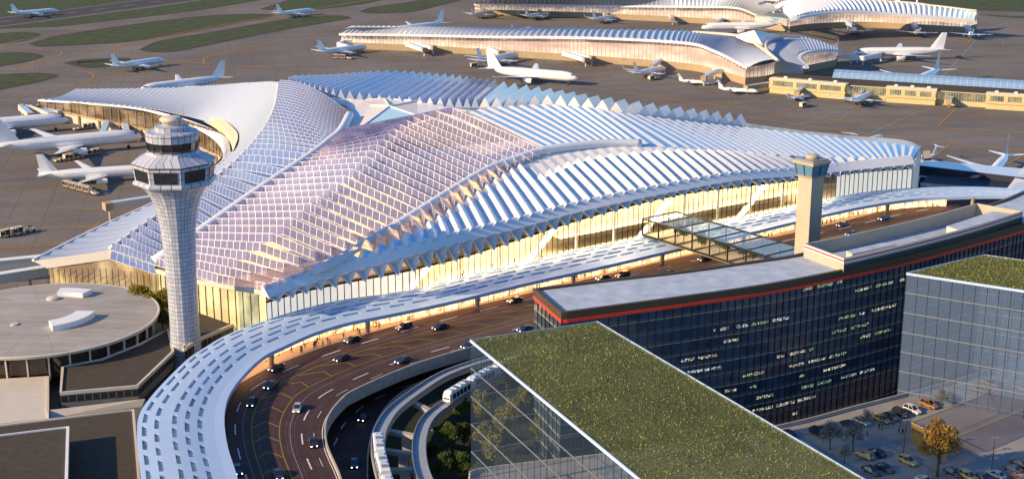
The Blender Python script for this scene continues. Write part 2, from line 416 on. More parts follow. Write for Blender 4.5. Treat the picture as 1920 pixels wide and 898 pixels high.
    c = t.mix(wn.outputs[0], (.020, .036, .064), (.042, .070, .12)); c = t.mix(sp, c, (.075, .088, .105))
    pg = t.prin(c, .08, spec=.7); M['curtain'] = t.done(pg.outputs[0])
    # green roof: planted sedum seen through glass
    t = NT('planted_roof'); p = t.pos()
    a = t.ramp(t.noise(.9, 8, t.scale(p, (1, 1, 1)), .75), .42, .62); b = t.ramp(t.noise(.1, 5, p), .35, .65)
    c = t.mix(b, (.055, .070, .024), (.15, .155, .055)); c = t.mix(t.math('MULTIPLY', a, .75), c, (.26, .27, .09))
    pr = t.prin(c, .9); t.bump(pr, a, .8, .3); M['greenroof'] = t.done(t.mixs(.46, pr.outputs[0], t.transp((.85, .92, .75))))
    # control tower cladding: pale tiles with dark joints
    t = NT('tower_tiles'); q = t.xyz(t.uv()); fm = t.math('MAXIMUM', t.line(q[0], .09), t.line(q[1], .10))
    cell = t.n('ShaderNodeCombineXYZ'); t.l(t.math('FLOOR', q[0]), cell.inputs[0]); t.l(t.math('FLOOR', q[1]), cell.inputs[1])
    wn = t.n('ShaderNodeTexWhiteNoise'); t.l(cell.outputs[0], wn.inputs[0])
    c = t.mix(wn.outputs[0], (.36, .39, .50), (.48, .51, .62))
    M['tiles'] = t.done(t.prin(t.mix(fm, c, (.07, .058, .036)), .4, spec=.5).outputs[0])
    M['cabglass'] = mat('cab_glass', (.015, .02, .03), .06, spec=.9)
    M['bluecab'] = mat('blue_cab_glass', (.10, .22, .36), .06, spec=.9)
    M['towerconc'] = mat('old_tower_concrete', (.46, .40, .31), .8, var=.12, scale=.3)
    t = NT('round_roof_membrane'); q = t.xyz(t.uv()); p = t.pos(); sm = t.line(t.math('DIVIDE', q[0], 8), .025)
    st = t.ramp(t.noise(.35, 8, t.scale(p, (.12, 1, 1)), .65), .35, .7); s2 = t.ramp(t.noise(.09, 5, p), .5, .7)
    c = t.mix(st, (.29, .27, .25), (.40, .37, .345)); c = t.mix(t.math('MULTIPLY', s2, .4), c, (.48, .46, .44)); c = t.mix(t.math('MULTIPLY', sm, .45), c, (.17, .16, .15))
    M['lightroof'] = t.done(t.prin(c, .75, spec=.3).outputs[0])
    M['streak'] = mat('light_trail', (.085, .062, .06), .6, col2=(.05, .033, .034), scale=.3)
    M['bronzeglass'] = mat('bronze_glass', (.035, .022, .015), .1, spec=.8, var=.3, scale=.3)
    M['navy'] = mat('dark_blue_roof', (.018, .024, .048), .7, var=.25, scale=.8)
    M['blueglass'] = NT('blue_tile_glass'); t = M['blueglass']; q = t.xyz(t.uv())
    fm = t.math('MAXIMUM', t.line(t.math('DIVIDE', q[0], 4), .05), t.line(t.math('MULTIPLY', q[1], 2), .06))
    M['blueglass'] = t.done(t.prin(t.mix(fm, (.20, .34, .55), (.55, .6, .66)), .15, spec=.8).outputs[0])
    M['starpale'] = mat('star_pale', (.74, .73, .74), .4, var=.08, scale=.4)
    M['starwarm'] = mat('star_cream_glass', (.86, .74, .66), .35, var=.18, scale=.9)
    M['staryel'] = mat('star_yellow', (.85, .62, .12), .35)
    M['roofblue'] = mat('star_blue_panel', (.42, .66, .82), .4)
    # car paints
    for n, c in (('car_black', (.012, .012, .016)), ('car_navy', (.02, .03, .08)), ('car_grey', (.12, .13, .15)), ('car_silver', (.45, .46, .48)),
                 ('car_tan', (.48, .32, .14)), ('car_white', (.7, .7, .7)), ('car_maroon', (.05, .014, .012)), ('car_orange', (.36, .16, .06))):
        M[n] = mat(n, c, .28, .2, spec=.6, coat=.6, coord='obj')
    M['carglass'] = mat('car_glass', (.015, .02, .03), .06, spec=.9)
    M['rim'] = mat('alloy_rim', (.4, .4, .42), .35, .8)
    M['cart'] = mat('cart_frame', (.55, .5, .42), .6); M['bag'] = mat('luggage', (.12, .06, .04), .8, var=.6, scale=1.5, coord='obj')
    M['train'] = mat('train_white', (.72, .73, .75), .35, coord='obj', var=.04)
    for n, c in (('skin', (.45, .27, .18)), ('cloth_black', (.015, .015, .018)), ('cloth_red', (.35, .03, .02)), ('cloth_grey', (.12, .12, .13)),
                 ('cloth_white', (.6, .6, .58)), ('cloth_blue', (.05, .08, .16)), ('hair', (.02, .014, .01))):
        M[n] = mat(n, c, .85)
    def leaf(n, a, b):
        t = NT(n); oi = t.n('ShaderNodeObjectInfo'); f = t.ramp(t.noise(.55, 3), .35, .65)
        c = t.mix(f, a, b); d = t.prin(c, .7, spec=.25)
        tr = t.n('ShaderNodeBsdfTranslucent'); t.val(tr.inputs[0], tuple(x * 1.3 for x in b))
        M[n] = t.done(t.mixs(.25, d.outputs[0], tr.outputs[0]))
    leaf('leaf_dark', (.028, .048, .013), (.075, .10, .025)); leaf('leaf_gold', (.12, .12, .016), (.30, .25, .035)); leaf('leaf_mid', (.045, .08, .018), (.12, .16, .035))
    leaf('leaf_grey', (.10, .105, .105), (.20, .20, .19)); leaf('leaf_sedum', (.10, .12, .03), (.32, .32, .09)); leaf('leaf_amberlit', (.16, .10, .03), (.34, .21, .05))  # last one has the amber wall's glow put into the leaf colour
mats()
# ------------------------------------------------------------------ sky and sun
SUN_EL, SUN_AZ = R(23), R(24)          # low evening sun from the left, light travels to the right and slightly away
w = bpy.data.worlds.new('World'); scn.world = w; w.use_nodes = True
wt = w.node_tree; bg = wt.nodes['Background']
sky = wt.nodes.new('ShaderNodeTexSky'); sky.sky_type = 'NISHITA'; sky.sun_disc = False
sky.sun_elevation = SUN_EL; sky.sun_rotation = R(270) - SUN_AZ; sky.altitude = 200; sky.dust_density = .4; sky.ozone_density = 5.0
hs = wt.nodes.new('ShaderNodeHueSaturation'); hs.inputs['Saturation'].default_value = 1.12
wt.links.new(sky.outputs[0], hs.inputs['Color']); wt.links.new(hs.outputs[0], bg.inputs[0]); bg.inputs[1].default_value = 0.125
sd = bpy.data.lights.new('sun', 'SUN'); sd.energy = 4.6; sd.angle = R(0.5); sd.color = (1.0, .72, .38)
so = bpy.data.objects.new('sun', sd); COL.objects.link(so); so.location = (-300, 300, 300)
so.rotation_euler = V((math.cos(SUN_EL) * math.cos(SUN_AZ), math.cos(SUN_EL) * math.sin(SUN_AZ), -math.sin(SUN_EL))).to_track_quat('-Z', 'Y').to_euler()
vs = scn.view_settings; vs.view_transform = 'Standard'; vs.look = 'None'; vs.gamma = 1; vs.exposure = 0.72
scn.cycles.max_bounces = 6; scn.cycles.transparent_max_bounces = 14; scn.cycles.diffuse_bounces = 3; scn.cycles.glossy_bounces = 3
scn.cycles.sample_clamp_indirect = 4; scn.cycles.caustics_reflective = False; scn.cycles.caustics_refractive = False
# ------------------------------------------------------------------ ground
b = MB(); b.face([V((x, y, -.3)) for x, y in ((-9000, -600), (9000, -600), (9000, 12000), (-9000, 12000))]); struct(b.build('ground', M['grass']))
b = MB(); b.face([V((x, y, 0)) for x, y in ((-2500, 250), (2500, 250), (2500, 2050), (-2500, 2050))]); struct(b.build('apron_pavement', M['apron']))
def sheet(name, poly, z, m, kind='structure'):
    if area(poly) < 0: poly = list(reversed(poly))
    b = MB(); b.face([up(p, z) for p in poly]); return struct(b.build(name, m), kind)
def islands(pts, ins=5.5):
    poly = cr([G(*p) for p in pts] + [G(*pts[0])], 64)[:-1]
    sheet('shoulder', poly, .04, M['shoulder']); sheet('grass_island', inset(poly, ins), .08, M['grass'])
islands([(53, 82), (80, 75), (110, 67), (220, 50), (367, 32), (451, 27), (500, 27), (514, 31), (444, 45), (334, 65), (234, 80), (100, 88), (70, 88)])
islands([(260, 94), (300, 77), (401, 60), (501, 42), (568, 33), (630, 29), (660, 34), (640, 39), (534, 57), (434, 77), (334, 97), (284, 98)])
islands([(486, 18), (520, 7), (560, -4), (640, -14), (740, -8), (700, 5), (640, 14), (580, 19), (534, 21)])
islands([(673, 22), (700, 14), (757, 6), (800, -1), (860, -6), (872, -1), (830, 10), (774, 23), (697, 26)])
islands([(-60, 72), (0, 63), (43, 61), (77, 65), (50, 77), (0, 83), (-60, 92)])
islands([(-60, 105), (0, 100), (50, 99), (83, 106), (50, 117), (0, 126), (-60, 140)])
islands([(-60, 146), (0, 140), (67, 137), (110, 142), (77, 154), (0, 170), (-60, 186)])
islands([(119, 119), (140, 114), (167, 111), (234, 109), (245, 113), (214, 124), (180, 128), (150, 126)], 9)
islands([(1600, -10), (1680, 3), (1760, 12), (1830, 20), (1930, 23), (2200, 26), (2300, -25), (1700, -30)], 1)
islands([(1826, 27), (1900, 30), (2100, 34), (2100, 40), (1900, 34)], 1)
# runway strip and the grass either side of it
a0, a1 = G(0, 34), G(267, 0); c0, c1 = G(0, 51), G(384, 0)
def ext(p, q, t): return p + (q - p) * t
rw = [ext(c0, c1, -1.5), ext(c0, c1, 3), ext(a0, a1, 3), ext(a0, a1, -1.5)]
g1 = [ext(a0, a1, -1.5), ext(a0, a1, 3), ext(a0, a1, 3) + V((-800, 300, 0)), ext(a0, a1, -1.5) + V((-800, 100, 0))]
sheet('runway', rw, .06, M['runway']); sheet('grass_field', g1, .05, M['grass'])
g2 = [G(*p) for p in ((-80, 62), (0, 51.5), (277, 16), (384, .5), (520, -14), (520, -4), (447, 8), (367, 21), (277, 32), (110, 51), (0, 55), (-80, 68))]
sheet('shoulder', g2, .05, M['shoulder']); sheet('grass_verge', inset(g2, 3), .09, M['grass'])
for k in (.33, .66):
    b = MB()
    for i in range(-4, 14):
        p = ext(a0.lerp(c0, .5), a1.lerp(c1, .5), i * .17 + k * .0); q = ext(a0.lerp(c0, .5), a1.lerp(c1, .5), i * .17 + .07)
        n = V((-(q - p).y, (q - p).x, 0)).normalized()
        if k < .5: b.face([up(p - n * .6, .1), up(q - n * .6, .1), up(q + n * .6, .1), up(p + n * .6, .1)])
    if k < .5: struct(b.build('runway_centreline', M['faintline']))
b = MB()
for e in (.04, .96):
    p, q = ext(a0.lerp(c0, e), a1.lerp(c1, e), -1), ext(a0.lerp(c0, e), a1.lerp(c1, e), 3); n = V((-(q - p).y, (q - p).x, 0)).normalized() * .7
    b.face([up(p - n, .1), up(q - n, .1), up(q + n, .1), up(p + n, .1)])
struct(b.build('runway_edge_line', M['faintline']))
# painted lines
def line(name, pts, m, w=.9, z=.05, n=None, px=True, smooth=True):
    P = [G(p[0], p[1], z) for p in pts] if px else pts
    P = cr(P, n or max(2, len(pts) * 6)) if smooth and len(P) > 2 else P
    b = MB()
    for i in range(len(P) - 1):
        d = (P[i + 1] - P[i]); d.z = 0; d.normalize(); nl = V((-d.y, d.x, 0)) * w / 2
        d0 = (P[i] - P[max(i - 1, 0)]) if i else P[1] - P[0]; d0.z = 0; d0.normalize(); n0 = V((-d0.y, d0.x, 0)) * w / 2
        b.face([P[i] - n0, P[i + 1] - nl, P[i + 1] + nl, P[i] + n0])
    return struct(b.build(name, m))
TL = [[(-20, 195), (60, 178), (144, 160), (170, 150), (176, 142), (165, 136), (150, 133), (80, 132), (30, 126)],
      [(144, 160), (230, 143), (330, 121), (440, 95), (560, 70), (660, 47)],
      [(-20, 134), (60, 120), (140, 104), (240, 83), (330, 64), (430, 45), (520, 29), (620, 12), (700, 0)],
      [(62, 124), (62, 117), (90, 109), (110, 105), (116, 100), (108, 96), (60, 92), (5, 91)],
      [(3, 88), (10, 82), (60, 72), (160, 55), (270, 37), (380, 21), (470, 8), (540, -4)],
      [(100, 97), (150, 96), (200, 97), (260, 100), (300, 103), (290, 100)],
      [(216, 97), (214, 92), (232, 86), (290, 76), (380, 58), (470, 40), (560, 27)],
      [(384, 121), (382, 114), (390, 108), (440, 97), (520, 80)],
      [(310, 113), (380, 119), (460, 124), (560, 130), (640, 133)],
      [(125, 132), (220, 138), (330, 142), (430, 149)],
      [(640, 133), (760, 142), (880, 152)],
      [(1060, 160), (1180, 175), (1300, 192), (1440, 210), (1600, 228), (1760, 240), (1920, 250), (2050, 258)],
      [(1090, 215), (1280, 228)], [(1400, 220), (1560, 242), (1700, 260), (1860, 277), (2000, 290)],
      [(700, 30), (702, 36), (690, 41), (670, 46)], [(763, 41), (762, 36), (775, 31), (830, 24)],
      [(1180, 198), (1250, 190)], [(1000, 140), (1060, 130), (1140, 120)], [(1090, 148), (1140, 140), (1150, 137)],
      [(1115, 133), (1138, 138)], [(1140, 166), (1180, 158), (1230, 147)],
      [(1455, 215), (1485, 203), (1514, 193)], [(1575, 225), (1603, 208), (1622, 195)], [(1758, 237), (1778, 218), (1795, 202)],
      [(1745, 297), (1766, 282), (1785, 268)], [(1890, 308), (1910, 296), (1925, 285)], [(1904, 162), (1918, 153)],
      [(1605, 66), (1600, 72), (1596, 77)], [(1712, 76), (1718, 70)], [(1815, 81), (1820, 73)], [(1880, 83), (1882, 78)],
      [(1606, 147), (1622, 138)], [(1280, 205), (1330, 200), (1372, 204)], [(1364, 204), (1390, 192)], [(1365, 189), (1370, 195)],
      [(1440, 193), (1460, 185)], [(0, 426), (100, 426), (172, 426)], [(0, 464), (60, 462), (118, 456), (160, 440)],
      [(104, 387), (150, 391), (194, 393)], [(146, 377), (200, 373), (240, 370)], [(0, 358), (70, 353), (130, 345)],
      [(160, 434), (175, 426), (186, 418)], [(170, 434), (187, 424), (200, 416)], [(90, 257), (170, 253), (190, 248)], [(225, 300), (260, 296)],
      [(1500, 246), (1620, 254)], [(1712, 108), (1780, 106), (1920, 110)], [(620, 98), (700, 92)], [(730, 115), (800, 104)]]
for i, l in enumerate(TL): line('taxiway_line' if i < 14 else 'stand_line', l, M['yellow'], 1.25 if i < 14 else .9, .12)
for l in ([(1440, 250), (1630, 192)], [(1620, 256), (1740, 206), (1850, 205)], [(1500, 235), (1600, 204)], [(1762, 150), (1850, 60), (1920, 35)], [(1060, 180), (1220, 160)]):
    line('pavement_joint', l, M['faintline'], .5, .11)
# ------------------------------------------------------------------ upper road, kerb, parapet
KB = [((448, 965), (655, 965)), ((432, 898), (640, 893)), ((418, 850), (614, 830)), ((410, 800), (614, 785)), ((415, 760), (640, 748)), ((438, 728), (673, 726)),
      ((501, 692), (774, 683)), ((568, 665), (880, 651)), ((640, 641), (1000, 620)), ((784, 600), (1150, 580)), ((997, 549), (1300, 545)),
      ((1280, 482), (1500, 505)), ((1534, 427), (1700, 465)), ((1681, 391), (1850, 440)), ((1794, 376), (1960, 420)), ((1930, 370), (2080, 402))]
ZR = 8.0
NK = 181
def kcr(P, n):
    """Catmull-Rom by key index"""
    Q = [P[0] * 2 - P[1]] + P + [P[-1] * 2 - P[-2]]; out = []
    for k in range(n):
        x = (len(P) - 1) * k / (n - 1); i = min(int(x), len(P) - 2); t = x - i; a, b, c, d = Q[i:i + 4]
        out.append(0.5 * ((2 * b) + (c - a) * t + (2 * a - 5 * b + 4 * c - d) * t * t + (3 * b - a - 3 * c + d) * t ** 3))
    return out
KERB = kcr([G(*k, ZR) for k, _ in KB], NK); BARR = kcr([up(G(*q, ZR + 1.2), ZR) for _, q in KB], NK)
def lane(f, dz=0.0, a=0, b=NK): return [up(KERB[i].lerp(BARR[i], f), ZR + dz) for i in range(a, b)]
b = MB(); b.ribbon(KERB, BARR)
struct(b.build('upper_road', M['asphalt']))
b = MB(); b.sweep(BARR, [(0, -2.6), (.45, -2.6), (.45, 1.2), (0, 1.2)])
tag(b.build('road_parapet', M['concrete']), 'long curved concrete parapet along the inner edge of the raised road', 'parapet wall')
def dashes(name, path, m, w, on, off, dz, start=0.0):
    L = 0; b = MB(); ph = start
    for i in range(len(path) - 1):
        p, q = path[i], path[i + 1]; l = (q - p).length; n = max(1, int(l / .8))
        for k in range(n):
            s = (L + l * k / n + start) % (on + off)
            if s < on:
                a0, a1 = p.lerp(q, k / n), p.lerp(q, (k + 1) / n); d = (a1 - a0).normalized(); nl = V((-d.y, d.x, 0)) * w / 2; z = V((0, 0, dz))
                b.face([a0 - nl + z, a1 - nl + z, a1 + nl + z, a0 + nl + z])
        L += l
    return struct(b.build(name, m))
dashes('lane_dash', lane(.15), M['road_white'], .38, 7, 9, .02); dashes('lane_dash', lane(.77), M['road_white'], .38, 7, 9, .02, 5)
dashes('lane_dash', lane(.885), M['road_white'], .18, 5, 11, .02, 3)
line('road_edge_line', lane(.035, .02), M['road_yellow'], .16, px=False, smooth=False); line('road_edge_line', lane(.965, .02), M['road_white'], .2, px=False, smooth=False)
line('median_line', lane(.30, .02), M['road_yellow'], .3, px=False, smooth=False); line('median_line', lane(.56, .02), M['road_yellow'], .3, px=False, smooth=False)
line('lane_line', lane(.66, .02), M['faintline'], .12, px=False, smooth=False); line('lane_line', lane(.22, .02), M['faintline'], .10, px=False, smooth=False)
for f_ in (.09, .115, .36, .50, .62, .645, .70, .83, .855, .93): line('light_trail', lane(f_, .012), M['streak'], .22, px=False, smooth=False)  # faint painted lines standing in for light trails of passing cars
b = MB(); acc = 0; A1, A2, A3 = lane(.31, .02), lane(.43, .02), lane(.55, .02)
for i in range(3, NK - 3):
    acc += (A2[i] - A2[i - 1]).length
    if acc > 9.5:
        acc = 0; t = (A2[i + 1] - A2[i]).normalized()
        for p, q in ((A1[i] + t * 0, A2[i] + t * 4), (A2[i] + t * 4, A3[i] + t * 0)):
            n = V((-(q - p).y, (q - p).x, 0)).normalized() * .2; b.face([p - n, q - n, q + n, p + n])
struct(b.build('median_chevrons', M['road_yellow']))
# ------------------------------------------------------------------ lower road and planted ground
LR = [((560, 965), (690, 975)), ((545, 898), (688, 898)), ((540, 830), (691, 840)), ((560, 780), (708, 790)), ((610, 730), (744, 746)), ((680, 700), (804, 712)), ((800, 670), (884, 684)), ((900, 650), (1000, 655)), ((1050, 610), (1120, 625))]
la = kcr([G(*p, .8) for p, _ in LR], 60); lb = kcr([G(*q, .8) for _, q in LR], 60)
b = MB(); b.ribbon(la, lb); struct(b.build('lower_road', M['asphalt']))
LC = cg([(622, 905, .8), (622, 850, .8), (633, 820, .8), (647, 793, .8), (690, 755, .8), (750, 728, .8), (817, 708, .8), (900, 690, .8)], 80)
dashes('lane_dash', LC, M['road_white'], .35, 5, 6.5, .02)
b = MB(); b.sweep(lb, [(-.3, -1), (0, -1), (0, 1.0), (-.3, 1.0)])
tag(b.build('retaining_wall', M['concrete']), 'low curved concrete wall beside the lower road under the train tracks', 'wall')
gp = [G(*p, .3) for p in ((640, 990), (660, 800), (760, 700), (900, 655), (1010, 640), (1060, 700), (1050, 990))]
sheet('ground_cover', gp, .25, M['hedge'], 'stuff')
# ------------------------------------------------------------------ canopy over the kerb
CN = [((262, 960), (458, 965)), ((264, 898), (446, 898)), ((257, 825), (428, 840)), ((261, 778), (421, 795)), ((284, 742), (423, 762)), ((321, 702), (434, 732)), ((354, 671), (461, 698)),
      ((381, 653), (494, 668)), ((424, 628), (534, 648)), ((497, 600), (588, 624)), ((570, 578), (650, 605)), ((640, 562), (715, 592)), ((774, 542), (840, 566)),
      ((927, 504), (985, 531)), ((1074, 470), (1130, 499)), ((1204, 444), (1255, 470)), ((1343, 415), (1385, 441)), ((1494, 385), (1530, 406)), ((1600, 363), (1625, 386)),
      ((1700, 353), (1715, 373)), ((1814, 350), (1800, 369)), ((1898, 353), (1890, 368)), ((1990, 357), (1990, 371))]
ZI, ZO = 14.4, 13.0
NCN = 701
CI = kcr([G(*i, ZI) for i, _ in CN], NCN); CO = kcr([G(*o, ZO) for _, o in CN], NCN)
def cpt(i, w, dz=0):
    p = CI[i].lerp(CO[i], w); p.z += 1.1 * math.sin(math.pi * min(w / .8, 1)) * .6 + dz; return p
WB = [0, .055, .11, .195, .25, .395, .45, .54, .595, .685, .74, .88, 1.0]; SLOT = {1: 0, 3: 1, 5: 0, 7: 1, 9: 0}
can = thing('kerbside_canopy', 'long curving pale blue canopy with rows of slots over the terminal kerb', 'canopy', up(CI[300], 0))
b = MB(); acc = 0; TH = .9
Ls = [0]
for i in range(1, NCN): Ls.append(Ls[-1] + (cpt(i, .45) - cpt(i - 1, .45)).length)
def is_slot(i, j):
    if j not in SLOT: return False
    return (Ls[i] + 4.2 * SLOT[j]) % 8.4 < 5.9
sp = MB()
# resample canopy on ~0.85 m stations so the slots have clean ends
ST = []; tgt = 0
for i in range(NCN):
    if Ls[i] >= tgt: ST.append(i); tgt += 1.2
for a, c in zip(ST[:-1], ST[1:]):
    for j in range(len(WB) - 1):
        q = [cpt(a, WB[j]), cpt(a, WB[j + 1]), cpt(c, WB[j + 1]), cpt(c, WB[j])]
        if is_slot(a, j):
            lo = [p - V((0, 0, TH)) for p in q]; sp.face([p - V((0, 0, .55)) for p in q])
            b.face([q[0], q[3], lo[3], lo[0]]); b.face([q[2], q[1], lo[1], lo[2]])
            ia = ST[ST.index(a) - 1] if a else a
            if not is_slot(ia, j): b.face([q[1], q[0], lo[0], lo[1]])
            if not is_slot(c, j): b.face([q[3], q[2], lo[2], lo[3]])
        else:
            b.face(q); b.face([p - V((0, 0, TH)) for p in reversed(q)], 1)
    for w_, s_ in ((0, 1), (1, -1)):
        q = [cpt(a, w_), cpt(c, w_), cpt(c, w_, -TH - .3), cpt(a, w_, -TH - .3)]
        b.face(q if s_ > 0 else list(reversed(q)))
b.build('canopy_shell', [M['canopy'], M['soffit']], can); sp.build('slot_panes', M['slotpane'], can)
WALLW = .70
def wallpt(i, z, w=WALLW): return up(CI[i].lerp(CO[i], w), z)
sw = list(range(int(NCN * .30), int(NCN * .90), 3))
b = MB(); L = 0
b.ribbon([wallpt(i, 8.1) for i in sw], [wallpt(i, 13.0) for i in sw]); b.build('shop_front', M['shop'], can)
b = MB(); b.ribbon([wallpt(i, 8.2, WALLW + .03) for i in sw], [wallpt(i, 12.9, WALLW + .03) for i in sw]); b.build('shop_glass', M['storefront'], can)
acc = 99
for k in range(1, len(sw)):
    acc += (wallpt(sw[k], 0) - wallpt(sw[k - 1], 0)).length
    if acc > 5.5: acc = 0; p = wallpt(sw[k], 8.1, WALLW + .045); b = MB(); b.beam(p, up(p, 12.9), .22, .22); b.build('shop_mullion', M['brown'], can)
b = MB(); ls = list(range(int(NCN * .28), int(NCN * .90), 3)); b.ribbon([up(cpt(i, .86), 12.05) for i in ls], [up(cpt(i, .80), 12.05) for i in ls]); b.build('soffit_lamp', M['lampstrip'], can)
acc = 20
for k in range(int(NCN * .26), int(NCN * .95)):
    acc += (wallpt(k, 0) - wallpt(k - 1, 0)).length
    if acc > 42:
        acc = 0; p = wallpt(k, 8, .93); c = MB(); c.tube([up(p, 7.9), up(p, 12.4)], [.7, .95], 10); c.build('column', M['tan'], can)
b = MB(); b.sweep(KERB, [(0, -.6), (0, .14), (15, .14), (15, -.6)]); struct(b.build('sidewalk', M['walk']))
# ------------------------------------------------------------------ the big terminal
def depth(u_pts, u):
    for a, c in zip(u_pts[:-1], u_pts[1:]):
        if a[0] <= u <= c[0]: return a[1] + (c[1] - a[1]) * (u - a[0]) / (c[0] - a[0])
    return u_pts[-1][1] if u > u_pts[-1][0] else u_pts[0][1]
def GD(u, v, D):
    x = (u - 960) / FPX; y = (449 - v) / FPX; t = D / (CP + y * SP)
    return V((x * t, D, CH + (-SP + y * CP) * t))
FB = [(497, 600), (570, 578), (640, 562), (774, 542), (927, 504), (1074, 470), (1204, 444), (1343, 415), (1494, 385), (1600, 365), (1711, 352)]
FD = [(u, G(u, v, 14).y) for u, v in FB]
def Dfac(u): return depth(FD, u)
EV = [(497, 547), (560, 526), (640, 502), (774, 467), (860, 444), (974, 417), (1074, 390), (1174, 368), (1280, 347), (1380, 330), (1494, 322), (1580, 313), (1711, 300)]
EAVE = [GD(u, v, Dfac(u) - 2.5) for u, v in EV]
TP = [(497, 566), (560, 547), (640, 530), (710, 517), (774, 504), (874, 479), (974, 447), (1074, 415), (1174, 387), (1280, 363), (1380, 350), (1494, 337), (1614, 322), (1711, 315)]
FTOP = [GD(u, v, Dfac(u)) for u, v in TP]
class K:
    def __init__(s, P): s.k = [q if isinstance(q, V) else G(*q) for q in P]; s.p = kcr(s.k, 30 * (len(s.k) - 1) + 1)
    def __call__(s, t):
        x = min(max(t, 0), 1) * (len(s.p) - 1); i = min(int(x), len(s.p) - 2); return s.p[i].lerp(s.p[i + 1], x - i)
def tvals(c, n, a=0.0, e=1.0):
    S = [a + (e - a) * i / 600 for i in range(601)]; L = [0]
    for i in range(600): L.append(L[-1] + (c(S[i + 1]) - c(S[i])).length)
    out = []; j = 0
    for i in range(n + 1):
        x = L[-1] * i / n
        while j < 599 and L[j + 1] < x: j += 1
        out.append(S[j] + (S[j + 1] - S[j]) * (x - L[j]) / max(L[j + 1] - L[j], 1e-9))
    return out
ZUP = V((0, 0, 1))
def teeth(mb, fn, ts, h, r, K_=6, mi=(0, 1), pane=3.0, s0=0.0, s1=1.0, caps=(True, True), capm=0, hs=None, tilt=None):
    """folded roof: fn(t, s) is the base surface; each bay rises by h at fraction r and falls back"""
    for i in range(len(ts) - 1):
        t0, t1 = ts[i], ts[i + 1]; tm = t0 + (t1 - t0) * r
        S = [s0 + (s1 - s0) * k / K_ for k in range(K_ + 1)]
        hh = h if hs is None else None
        A = [fn(t0, s) for s in S]; C = [fn(t1, s) for s in S]
        P = [fn(tm, s) + ZUP * (h if hs is None else hs(tm, s)) for s in S]
        L = [0]
        for k in range(K_): L.append(L[-1] + (A[k + 1] - A[k]).length / pane)
        o = (i % 2) * .5
        for k in range(K_):
            u0, u1 = L[k] + o, L[k + 1] + o
            mb.face([A[k], A[k + 1], P[k + 1], P[k]], mi[0], [(u0, 0), (u1, 0), (u1, 1), (u0, 1)])
            mb.face([P[k], P[k + 1], C[k + 1], C[k]], mi[1], [(u0, 0), (u1, 0), (u1, 1), (u0, 1)])
        if caps[0]: mb.face([A[0], P[0], C[0]], capm)
        if caps[1]: mb.face([A[-1], C[-1], P[-1]], capm)
def ruled(a, c, bulge=0.0):
    return lambda t, s: a(t).lerp(c(t), s) + ZUP * (bulge * 4 * s * (1 - s) if not callable(bulge) else bulge(t) * 4 * s * (1 - s))
term = thing('airport_terminal', 'huge white terminal with folded saw-tooth roof wings and glowing skylights', 'terminal building', up(G(1000, 400, 0), 0))
# curves (pixel column, pixel row, height)
BEAM1 = K([(290, 498, 18.5), (330, 472, 22), (367, 447, 26), (480, 368, 35), (555, 318, 40), (600, 286, 43.2), (622, 268, 44.8), (645, 251, 46.2)])
CREASE = K([(407, 531, 21.5), (462, 489, 26), (518, 450, 31), (628, 362, 40), (690, 306, 44.5), (750, 247, 48), (795, 226, 49), (874, 209, 50)])
e0 = Curve(EAVE)
bend = [EAVE[0], GD(570, 522, Dfac(570) - 2), (630, 496, 27), (757, 421, 33), (830, 375, 36.5), (914, 325, 40), (974, 302, 42), (1031, 286, 43.3)]
BEAM2C = K(bend)
def mid(fnA, fnB, fnC):
    return lambda t, s: fnA(t).lerp(fnB(t), s * 2) if s < .5 else fnB(t).lerp(fnC(t), s * 2 - 1)
hall = mid(BEAM1, CREASE, BEAM2C)
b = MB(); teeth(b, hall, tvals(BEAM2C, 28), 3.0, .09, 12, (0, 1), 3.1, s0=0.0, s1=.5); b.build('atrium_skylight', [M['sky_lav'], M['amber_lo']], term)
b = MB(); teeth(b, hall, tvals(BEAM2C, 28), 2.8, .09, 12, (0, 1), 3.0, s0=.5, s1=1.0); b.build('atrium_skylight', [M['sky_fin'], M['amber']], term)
XB = K([(209, 469, 17), (300, 405, 24), (400, 340, 33), (460, 290, 40), (500, 240, 45), (518, 200, 48), (525, 158, 50)])
B1 = K([(290, 497, 18.5), (367, 447, 26), (480, 368, 35), (581, 300, 42), (620, 270, 44.5), (640, 252, 46), (656, 222, 48)])
b = MB(); teeth(b, ruled(XB, B1, lambda t: .2 + 3.5 * t ** 3), tvals(XB, 38), 2.7, .14, 10, (0, 1), 3.2, caps=(True, True), capm=0); b.build('wing_skylight', [M['sky_blue'], M['sky_blue'], M['roof']], term)
# white left wing running out along the left concourse
XA = K([(209, 469, 17), (300, 405, 24), (400, 340, 33), (460, 290, 40), (500, 240, 45), (518, 200, 48), (525, 158, 50), (470, 156, 41), (400, 161, 28), (300, 166, 20), (140, 168, 13.5)])
YA = K([(62, 489, 13), (180, 430, 15), (290, 380, 17), (385, 328, 19.5), (432, 288, 20.5), (442, 268, 20.5), (432, 247, 19.5), (395, 231, 17.5), (330, 214, 16), (240, 199, 14), (76, 187, 12)])
b = MB(); teeth(b, ruled(XA, YA, -1.5), tvals(XA, 90), .55, .5, 8, (0, 0), capm=0); b.build('white_wing_roof', [M['wingmetal']], term, smooth=False)
YO = K([(100, 500, 11), (170, 446, 12.5), (262, 395, 13.5), (340, 350, 15), (400, 318, 16.5), (418, 290, 17.5), (400, 262, 16.5), (360, 238, 15), (310, 219, 13.5), (235, 203, 12.5), (70, 190, 11)])
YI = K([(62, 489, 12.7), (180, 430, 14.5), (290, 382, 16.5), (380, 336, 18), (426, 299, 19), (431, 275, 19), (420, 256, 18), (388, 239, 16.4), (328, 219, 15), (240, 201, 13.4), (74, 188, 11.6)])
b = MB(); tv = [i / 90 for i in range(30, 91)]
